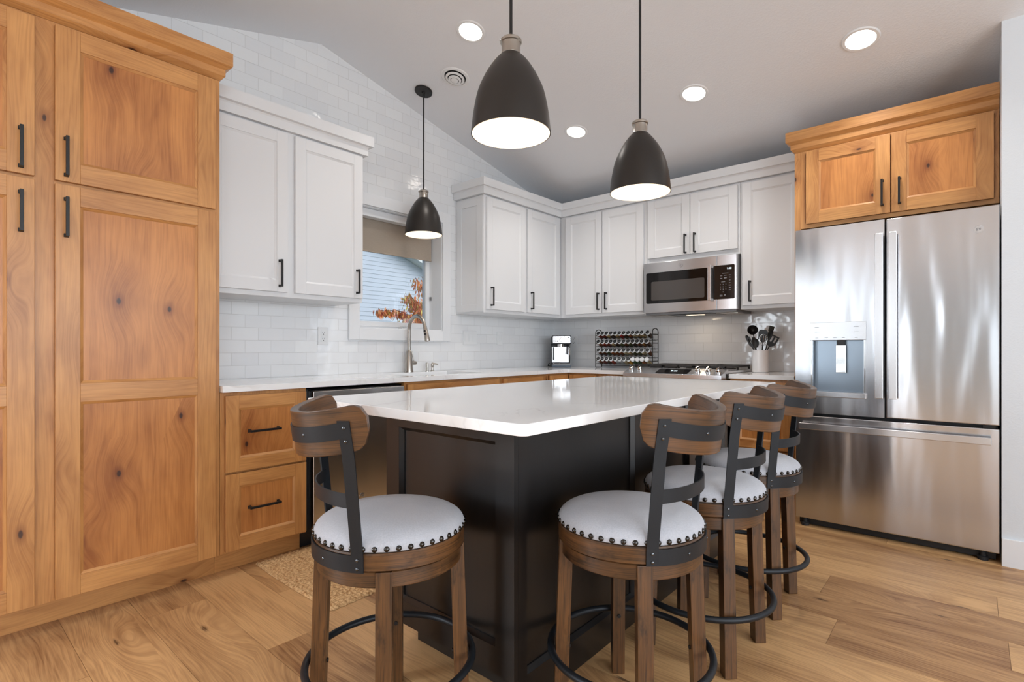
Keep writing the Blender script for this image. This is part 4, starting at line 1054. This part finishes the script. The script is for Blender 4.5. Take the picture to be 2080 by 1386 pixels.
mb = MB(); mb.lathe([(.028, .198), (.034, .20), (.034, .2245), (0, .2245)], (0, -.068, 0), 28); L(mb, 'brew_head', 'chrome')
mb = MB(); mb.box(-.073, -.060, -.034, -.0305, .07, .195); L(mb, 'water_gauge', 'blackplastic', bevel=.003)
mb = MB(); mb.tube([(.07, -.06, .222), (.068, -.075, .19), (.060, -.095, .125)], .006, 10); wd_ = L(mb, 'steam_wand', 'blackplastic')
mb = MB(); mb.tube([(.085, -.05, .222), (.088, -.08, .17), (.088, -.09, .12)], .005, 10); L(mb, 'frother_sleeve', 'chrome')
mb = MB(); mb.box(-.088, .098, -.128, -.0205, .0005, .028); L(mb, 'drip_tray', plain('blue_grey_plastic', lin(58, 70, 84), .35), bevel=.006)
mb = MB(); mb.box(-.080, .090, -.131, -.03, .0285, .036); L(mb, 'tray_grille', 'chrome', bevel=.002)
mb = MB(); mb.tube([(-.088, .04, .02), (-.105, .02, .035), (-.118, .02, .028), (-.118, .05, .008), (-.09, .075, .006)], .0035, 8); L(mb, 'power_cord', 'rubber')

# ---------------------------------------------------------------- spice rack with 48 jars
t = thing('spice_rack', (.93, -.12, .915), 'black wire four-tier spice rack on the counter left of the range', 'rack')
x0, x1, yf, yb = .625, 1.205, -.172, -.062
rows = (1.223, 1.146, 1.066, .986)
for x in (x0, x1):
    mb = MB(); mb.tube([(x, yf, .9205), (x, yf, 1.245)] + [(x, (yf + yb) / 2 - .055 * math.cos(a_), 1.245 + .03 * math.sin(a_)) for a_ in [math.pi * i / 8 for i in range(1, 8)]] + [(x, yb, 1.245), (x, yb, .9205), (x, yf, .9205)], .0042, 8)
    for z in rows: mb.box(x - .003, x + .003, yf, yb, z - .005, z + .003)
    mb.build('side_frame', 'black', t)
TILT = R(42)
for z in rows:
    mb = MB(); mb.tube([(x0, yf, z), (x1, yf, z)], .0025, 8); mb.tube([(x0, yf + .012, z - .028), (x1, yf + .012, z - .028)], .0022, 6)
    mb.tube([(x0, yb, z - .05), (x1, yb, z - .05)], .0022, 6)
    n = 40
    for i in range(n):
        xx = x0 + .012 + (x1 - x0 - .024) * i / (n - 1); mb.tube([(xx, yf, z), (xx, yf + .004, z - .012), (xx, yb - .02, z - .0595), (xx, yb, z - .05)], .0011, 5)
    mb.build('shelf', 'black', t)
spice = {}
def spicemat(c):
    if c not in spice: spice[c] = plain('ground_spice_%d' % len(spice), lin(*[min(245, q * 1.25) for q in c]), .85)
    return spice[c]
M['jarglass'] = M['glass']
pal = [(150, 84, 40), (120, 70, 38), (96, 66, 40), (164, 60, 36), (92, 92, 50), (180, 120, 60), (200, 180, 140), (128, 52, 34), (84, 58, 42), (190, 160, 110)]
names_c = {(196, 40, 36): 'bright red', (232, 140, 30): 'orange', (60, 86, 44): 'dark green', (236, 232, 226): 'white', (226, 224, 220): 'white'}
def jar_meshes():
    mb = MB(); mb.lathe([(.0, 0), (.017, 0), (.0185, .003), (.0185, .060), (.015, .068), (0, .068)], seg=16); a_ = mb
    b_ = MB(); b_.lathe([(0, .0015), (.0178, .0015), (.0178, .056), (0, .058)], seg=14)
    c_ = MB(); c_.lathe([(0, .0685), (.0195, .0685), (.0205, .070), (.0205, .084), (.0195, .086), (.0165, .0865), (0, .0866)], seg=20)
    d_ = MB(); d_.lathe([(0, .0868), (.0175, .0868), (.0175, .0876), (0, .0876)], seg=18)
    return a_, b_, c_, d_
jt = bpy.data.objects.new('spice_jar', None); COL.objects.link(jt)
ja, jb, jc, jd = jar_meshes()
o_g = ja.build('glass_body', 'jarglass', jt, local=True); o_c = jb.build('contents', 'printdark', jt, local=True); o_l = jc.build('cap', 'plate', jt, local=True); o_d = jd.build('cap_label', 'blackplastic', o_l, local=True)
mb = MB(); 
mb.box(-.006, .006, -.001, .001, .0876, .0879); mb.box(-.004, .004, -.005, -.0038, .0876, .0879); o_t = mb.build('cap_lettering', 'print', o_l, local=True)
ORD = ['first', 'second', 'third', 'fourth', 'fifth', 'sixth', 'seventh', 'eighth', 'ninth', 'tenth', 'eleventh', 'last']
RN = ['top', 'second', 'third', 'bottom']
special = {(0, 5): (196, 40, 36), (3, 7): (232, 140, 30), (3, 8): (60, 86, 44), (3, 4): (236, 232, 226), (3, 5): (226, 224, 220), (3, 9): (60, 86, 44)}
random.seed(11)
# jar axis: base toward the wall and down, cap toward the room and up
Rj = Matrix.Rotation(R(90) - TILT, 4, 'X')
first = True
for ri, z in enumerate(rows):
    for ci in range(12):
        if first: r_, parts = jt, (o_g, o_c, o_l, o_d, o_t); first = False
        else:
            r_ = jt.copy(); COL.objects.link(r_)
            g2, c2, l2, d2, t2_ = [q.copy() for q in (o_g, o_c, o_l, o_d, o_t)]; parts = (g2, c2, l2, d2, t2_)
            for q in parts[:3]: COL.objects.link(q); q.parent = r_
            for q in parts[3:]: COL.objects.link(q); q.parent = l2
        col = special.get((ri, ci), random.choice(pal)); cw = names_c.get(col, 'brown')
        parts[1].material_slots[0].link = 'OBJECT'; parts[1].material_slots[0].material = spicemat(col)
        plaincap = ri == 3 and ci >= 8
        if plaincap:
            for q in parts[3:]: bpy.data.objects.remove(q)
        xx = x0 + .032 + ci * .0448 + random.uniform(-.0008, .0008) + (.012 if ci == 11 and ri in (0, 2) else 0)
        # rest on the tilted wires
        axd = Rj @ Vector((0, 0, 1)); nn = Rj @ Vector((0, 1, 0))
        if nn.z < 0: nn = -nn
        # wire plane goes from (yf+.004,z-.012) to (yb-.02,z-.0595)
        p0 = Vector((xx, yf + .004, z - .012)); wd = Vector((0, (yb - .02) - (yf + .004), -.0475)).normalized(); wn_ = Vector((0, -wd.z, wd.y)); wn_ = wn_ if wn_.z > 0 else -wn_
        rot_ = Matrix((Vector((1, 0, 0)), wn_.cross(Vector((-1, 0, 0))) * 1.0, -wd)).transposed()
        q = Vector((0, 0, 1)).rotation_difference(-wd)
        base = p0 + wd * .062 + wn_ * .0205
        r_.rotation_mode = 'QUATERNION'; r_.rotation_quaternion = q; r_.location = base
        lab = ('plain white capped spice jar with %s contents, %s in the bottom rack row' % (cw, ORD[ci])) if plaincap else ('black-topped spice jar, %s contents, %s from left in the %s row of the rack' % (cw, ORD[ci], RN[ri]))
        tag(r_, lab, 'jar', 'spice jars on the wire rack')

# ---------------------------------------------------------------- crock and utensils
cx, cy = 2.100, -.19
t = thing('utensil_crock', (cx, cy, .915), 'white ceramic crock of cooking tools right of the range', 'crock')
mb = MB(); mb.lathe([(0, .9155), (.054, .9155), (.058, .919), (.058, 1.083), (.0565, 1.085), (.0545, 1.083), (.0535, .925), (0, .922)], (cx, cy, 0), 44); mb.build('pot', 'crock', t)
def tool(name, top, bx, by, label, head, hr=.0045):
    """top = (x,y,z) where the head starts; base inside the crock at bx,by"""
    t = thing(name, (bx, by, .93), label, 'utensil', 'cooking tools in the white crock')
    mb = MB(); mb.tube([(bx, by, .934), tuple(Vector((bx, by, .934)).lerp(Vector(top), .6)), top], [hr, hr, hr * .8], 8); mb.build('shaft', 'utensil', t)
    d = (Vector(top) - Vector((bx, by, .934))).normalized(); head(t, Vector(top), d)
def flat_head(wd, ln, slots=0, thk=.003, ang=0, taper=1., comb=False):
    def f(t, p, d):
        sx = Vector((1, 0, 0)); sx = (sx - d * sx.dot(d)).normalized(); sx = Matrix.Rotation(R(ang), 3, d) @ sx; nz = sx.cross(d)
        Q = lambda u_, v_, w_: tuple(p + sx * u_ + d * v_ + nz * w_)
        mb = MB(lambda a_, b_, c_: Q(a_, b_, c_)); w0 = wd / 2
        mb.prism([(-.004, -.01), (.004, -.01), (w0 * taper, .018), (-w0 * taper, .018)], 0, thk)
        if slots:
            xs = [-w0 + (wd) * i / (2 * slots + 1) for i in range(2 * slots + 2)]
            mb.box(-w0, w0, .018, .03, 0, thk); mb.box(-w0, w0, ln - .012, ln, 0, thk)
            for i in range(0, 2 * slots + 1, 2): mb.box(xs[i], xs[i+1], .03, ln - .012, 0, thk)
        elif comb:
            mb.box(-w0, w0, .018, ln * .6, 0, thk)
            for i in range(5): a_ = -w0 + wd * i / 5; mb.box(a_, a_ + wd * .12, ln * .6, ln, 0, thk * 3)
        else: mb.prism([(-w0, .018), (w0, .018), (w0, ln - .015), (w0 * .6, ln), (-w0 * .6, ln), (-w0, ln - .015)], 0, thk)
        mb.build('head', 'utensil', t)
    return f
def spoon_head(rx, ry, ang=0, bowl=.4):
    def f(t, p, d):
        sx = Vector((1, 0, 0)); sx = (sx - d * sx.dot(d)).normalized(); sx = Matrix.Rotation(R(ang), 3, d) @ sx; nz = sx.cross(d)
        mb = MB(lambda a_, b_, c_: tuple(p + sx * a_ + d * b_ + nz * c_)); n = 16; pts = []; fs = []
        for off in (0, .0025):
            for k in range(5):
                rr_ = k / 4
                for i in range(n):
                    an = 2 * math.pi * i / n; pts.append((rx * rr_ * math.cos(an), ry + ry * rr_ * math.sin(an) - .004, -(1 - rr_ ** 2) * rx * bowl + off))
        for l_ in (0, 1):
            o_ = l_ * 5 * n
            for k in range(4):
                for i in range(n): fs.append((o_ + k*n + i, o_ + k*n + (i+1) % n, o_ + (k+1)*n + (i+1) % n, o_ + (k+1)*n + i))
        for i in range(n): fs.append((4*n + i, 4*n + (i+1) % n, 9*n + (i+1) % n, 9*n + i))
        mb.poly(pts, fs, smooth=True); bmesh.ops.remove_doubles(mb.bm, verts=mb.bm.verts, dist=1e-6); mb.build('head', 'utensil', t)
    return f
def whisk_head(t, p, d):
    mb = MB(); sx = Vector((1, 0, 0)); sx = (sx - d * sx.dot(d)).normalized(); ny = sx.cross(d)
    for k in range(5):
        s_ = Matrix.Rotation(math.pi * k / 5, 3, d) @ sx
        mb.tube([p + s_ * (.032 * math.sin(a_) * (1 if True else 1)) * math.sin(a_ / 2) ** .5 * (1) + d * (.045 - .045 * math.cos(a_)) for a_ in [math.pi * i / 10 for i in range(11)]] , .0011, 6)
        mb.tube([p - s_ * (.032 * math.sin(a_)) * math.sin(a_ / 2) ** .5 + d * (.045 - .045 * math.cos(a_)) for a_ in [math.pi * i / 10 for i in range(11)]], .0011, 6)
    mb.build('whisk_wires', 'chrome', t)
tool('soup_ladle', (2.052, -.20, 1.205), 2.095, -.195, 'black ladle standing highest at the left of the crock', spoon_head(.038, .038, 20, 1.0))
tool('slotted_turner', (2.168, -.197, 1.118), 2.060, -.185, 'black slotted turner leaning out to the right of the crock', flat_head(.062, .085, 2, ang=10))
tool('pasta_server', (2.152, -.160, 1.168), 2.085, -.165, 'black toothed pasta server behind the slotted turner', flat_head(.05, .10, comb=True, ang=-35))
tool('wire_whisk', (2.122, -.215, 1.115), 2.105, -.215, 'wire balloon whisk in the middle of the crock', whisk_head)
tool('slotted_spoon', (2.050, -.207, 1.105), 2.130, -.200, 'black slotted spoon leaning lowest to the left of the crock', flat_head(.032, .085, 1, ang=0, taper=.7))
tool('wooden_spoon', (2.020, -.188, 1.15), 2.125, -.175, 'slim spoon leaning left behind the slotted spoon', spoon_head(.014, .03, 0, .3))
tool('solid_turner', (2.110, -.165, 1.150), 2.10, -.16, 'black square turner upright behind the whisk', flat_head(.065, .09, ang=5))
tool('serving_spoon', (2.078, -.222, 1.105), 2.09, -.225, 'black serving spoon upright between ladle and whisk', spoon_head(.024, .036, 0, .35))
tool('basting_spoon', (2.062, -.19, 1.105), 2.085, -.18, 'black narrow spatula right of the slim spoon', flat_head(.028, .08, ang=25))

# ---------------------------------------------------------------- jute rug
random.seed(3)
t_x0, t_x1, t_y0, t_y1 = .575, 1.30, -3.305, -1.75
mb = MB(); nx, ny = 110, 230; pts = []
def hgt(x, y):
    # braids run across (x), lumps along each braid
    row = (y - t_y0) / .021; r_ = int(row); fy = row - r_
    col = (x - t_x0) / .017 + (r_ % 2) * .5; fx = col - int(col)
    edge = min(x - t_x0, t_x1 - x) 
    a_ = math.sin(math.pi * fy) ** .5 if 0 < fy < 1 else 0
    b_ = .45 + .55 * abs(math.sin(math.pi * fx))
    return .003 + .009 * a_ * b_ + random.uniform(0, .0015)
for j in range(ny + 1):
    for i in range(nx + 1):
        x = t_x0 + (t_x1 - t_x0) * i / nx; y = t_y0 + (t_y1 - t_y0) * j / ny; z = hgt(x, y)
        bx = .010 * abs(math.sin((y - t_y0) * math.pi / .042)) if i in (0, nx) else 0
        if i == 0: x -= bx
        if i == nx: x += bx
        if i in (0, nx) or j in (0, ny): z = .0015
        pts.append((x + .02 * (j / ny) * 0 + .012 * math.sin(y * 3), y + .012 * math.sin(x * 4 + 1), z))
fs = [(j*(nx+1) + i, j*(nx+1) + i + 1, (j+1)*(nx+1) + i + 1, (j+1)*(nx+1) + i) for j in range(ny) for i in range(nx)]
mb.poly(pts, fs, smooth=True); tag(mb.build('jute_rug', 'jute'), 'braided natural jute rug on the floor in front of the sink cabinets', 'rug')

# ---------------------------------------------------------------- outdoors, seen through the sink window
mb = MB(); mb.box(-30, -.2, -25, 30, -.5, -.35); struct('ground', mb, 'grass')
t = thing('neighbor_house', (-8, 2.5, -.35), 'pale blue lap-sided house gable outside the window', 'house')
mb = MB(); lap = .1015; hx = -7.5
z = -.35; rake0, sl_ = (4.33, 3.20), -.40
n = 52
for i in range(n):
    za, zb = -.35 + i * lap, -.35 + (i + 1) * lap
    ymax = min(rake0[0] + (za - rake0[1]) / sl_, 7.0); ymin = max(-6.5, rake0[0] - 2 * (rake0[0] + .9) - 0 if False else -6.5)
    if ymax < ymin: break
    mb.poly([(hx, ymin, za), (hx, ymax, za), (hx - .012, ymax, zb), (hx - .012, ymin, zb), (hx - .02, ymin, za), (hx - .02, ymax, za)], [(0, 1, 2, 3), (0, 4, 5, 1)])
mb.build('siding', 'siding', t)
mb = MB(lambda a_, b_, c_: (c_, a_, b_)); mb.prism([(7.0, -.35), (7.0, 2.13), (-.7, 5.2), (-6.5, 2.9), (-6.5, -.35)], -15, hx - .03); mb.build('house_walls', 'siding', t)
mb = MB(lambda a_, b_, c_: (c_, a_, b_)); mb.prism([(7.6, 1.90), (7.6, 2.04), (-.7, 5.36), (-.7, 5.22)], -15, hx + .32); mb.build('roof', 'roof', t)
mb = MB(lambda a_, b_, c_: (c_, a_, b_)); mb.prism([(7.6, 1.88), (7.6, 1.899), (-.7, 5.219), (-.7, 5.20)], hx + .001, hx + .32); mb.build('soffit', 'outtrim', t)
mb = MB(lambda a_, b_, c_: (c_, a_, b_)); mb.prism([(7.6, 1.86), (7.6, 2.06), (-.7, 5.38), (-.7, 5.18)], hx + .321, hx + .35); mb.build('fascia', 'outtrim', t)
# small maple
t = thing('maple_tree', (-4.0, 1.9, -.35), 'small maple with hanging red and orange leaves outside the window', 'tree')
mb = MB(); mb.tube([(-4, 1.9, -.35), (-4, 1.85, .5), (-4.05, 1.8, 1.2), (-4, 1.85, 1.9), (-4, 1.9, 2.5)], [.06, .05, .035, .02, .008], 10)
br = [[(-4.05, 1.8, 1.3), (-4, 1.4, 1.62), (-3.95, .95, 1.74), (-3.9, .52, 1.72)], [(-4, 1.85, 1.7), (-4, 1.6, 2.1), (-3.98, 1.35, 2.33)], [(-4.05, 1.8, 1.4), (-3.9, 1.4, 1.8), (-3.9, 1.15, 2.03)],
      [(-4, 1.8, 1.0), (-3.9, 1.4, 1.4), (-3.8, 1.1, 1.55)], [(-4, 1.85, 1.6), (-4.1, 2.2, 2.0), (-4.1, 2.6, 2.2)], [(-4, 1.85, 1.2), (-4, 2.3, 1.6), (-4, 2.8, 1.7)], [(-4, 1.85, 1.3), (-4, 1.7, 1.65), (-4, 1.45, 1.82)]]
for b_ in br: mb.tube(b_, [.014, .009, .006, .003][:len(b_)], 6)
mb.build('trunk', 'bark', t)
mb = MB().attr(); random.seed(5)
for bi, b_ in enumerate(br):
    cnt = (620, 300, 500, 2000, 500, 700, 1500)[bi]
    for k in range(cnt):
        s_ = random.random() ** .8 * (len(b_) - 1); i = min(int(s_), len(b_) - 2); p = Vector(b_[i]).lerp(Vector(b_[i+1]), s_ - i)
        if s_ < .35 and bi == 0 or s_ < 1.1 and bi == 1: continue
        sp_ = .04 if bi == 0 else (.06 if bi == 1 else .08 if bi == 2 else .14)
        p += Vector((random.gauss(0, sp_), random.gauss(0, sp_ * .8), random.gauss(-.02, sp_ * .6)))
        L_ = random.uniform(.05, .11); W_ = L_ * .17; d = Vector((random.gauss(0, .3), random.gauss(0, .35), -1)).normalized(); s2 = d.cross(Vector((random.gauss(0, 1), random.gauss(0, 1), .1))).normalized()
        f = mb.poly([tuple(p), tuple(p + d * L_ * .45 + s2 * W_), tuple(p + d * L_), tuple(p + d * L_ * .45 - s2 * W_)], [(0, 1, 2, 3)])[0]
        f[mb.rl] = min(1, max(0, random.gauss(.42 if bi == 0 else .55, .22)))
mb.build('foliage', 'leaf', t)
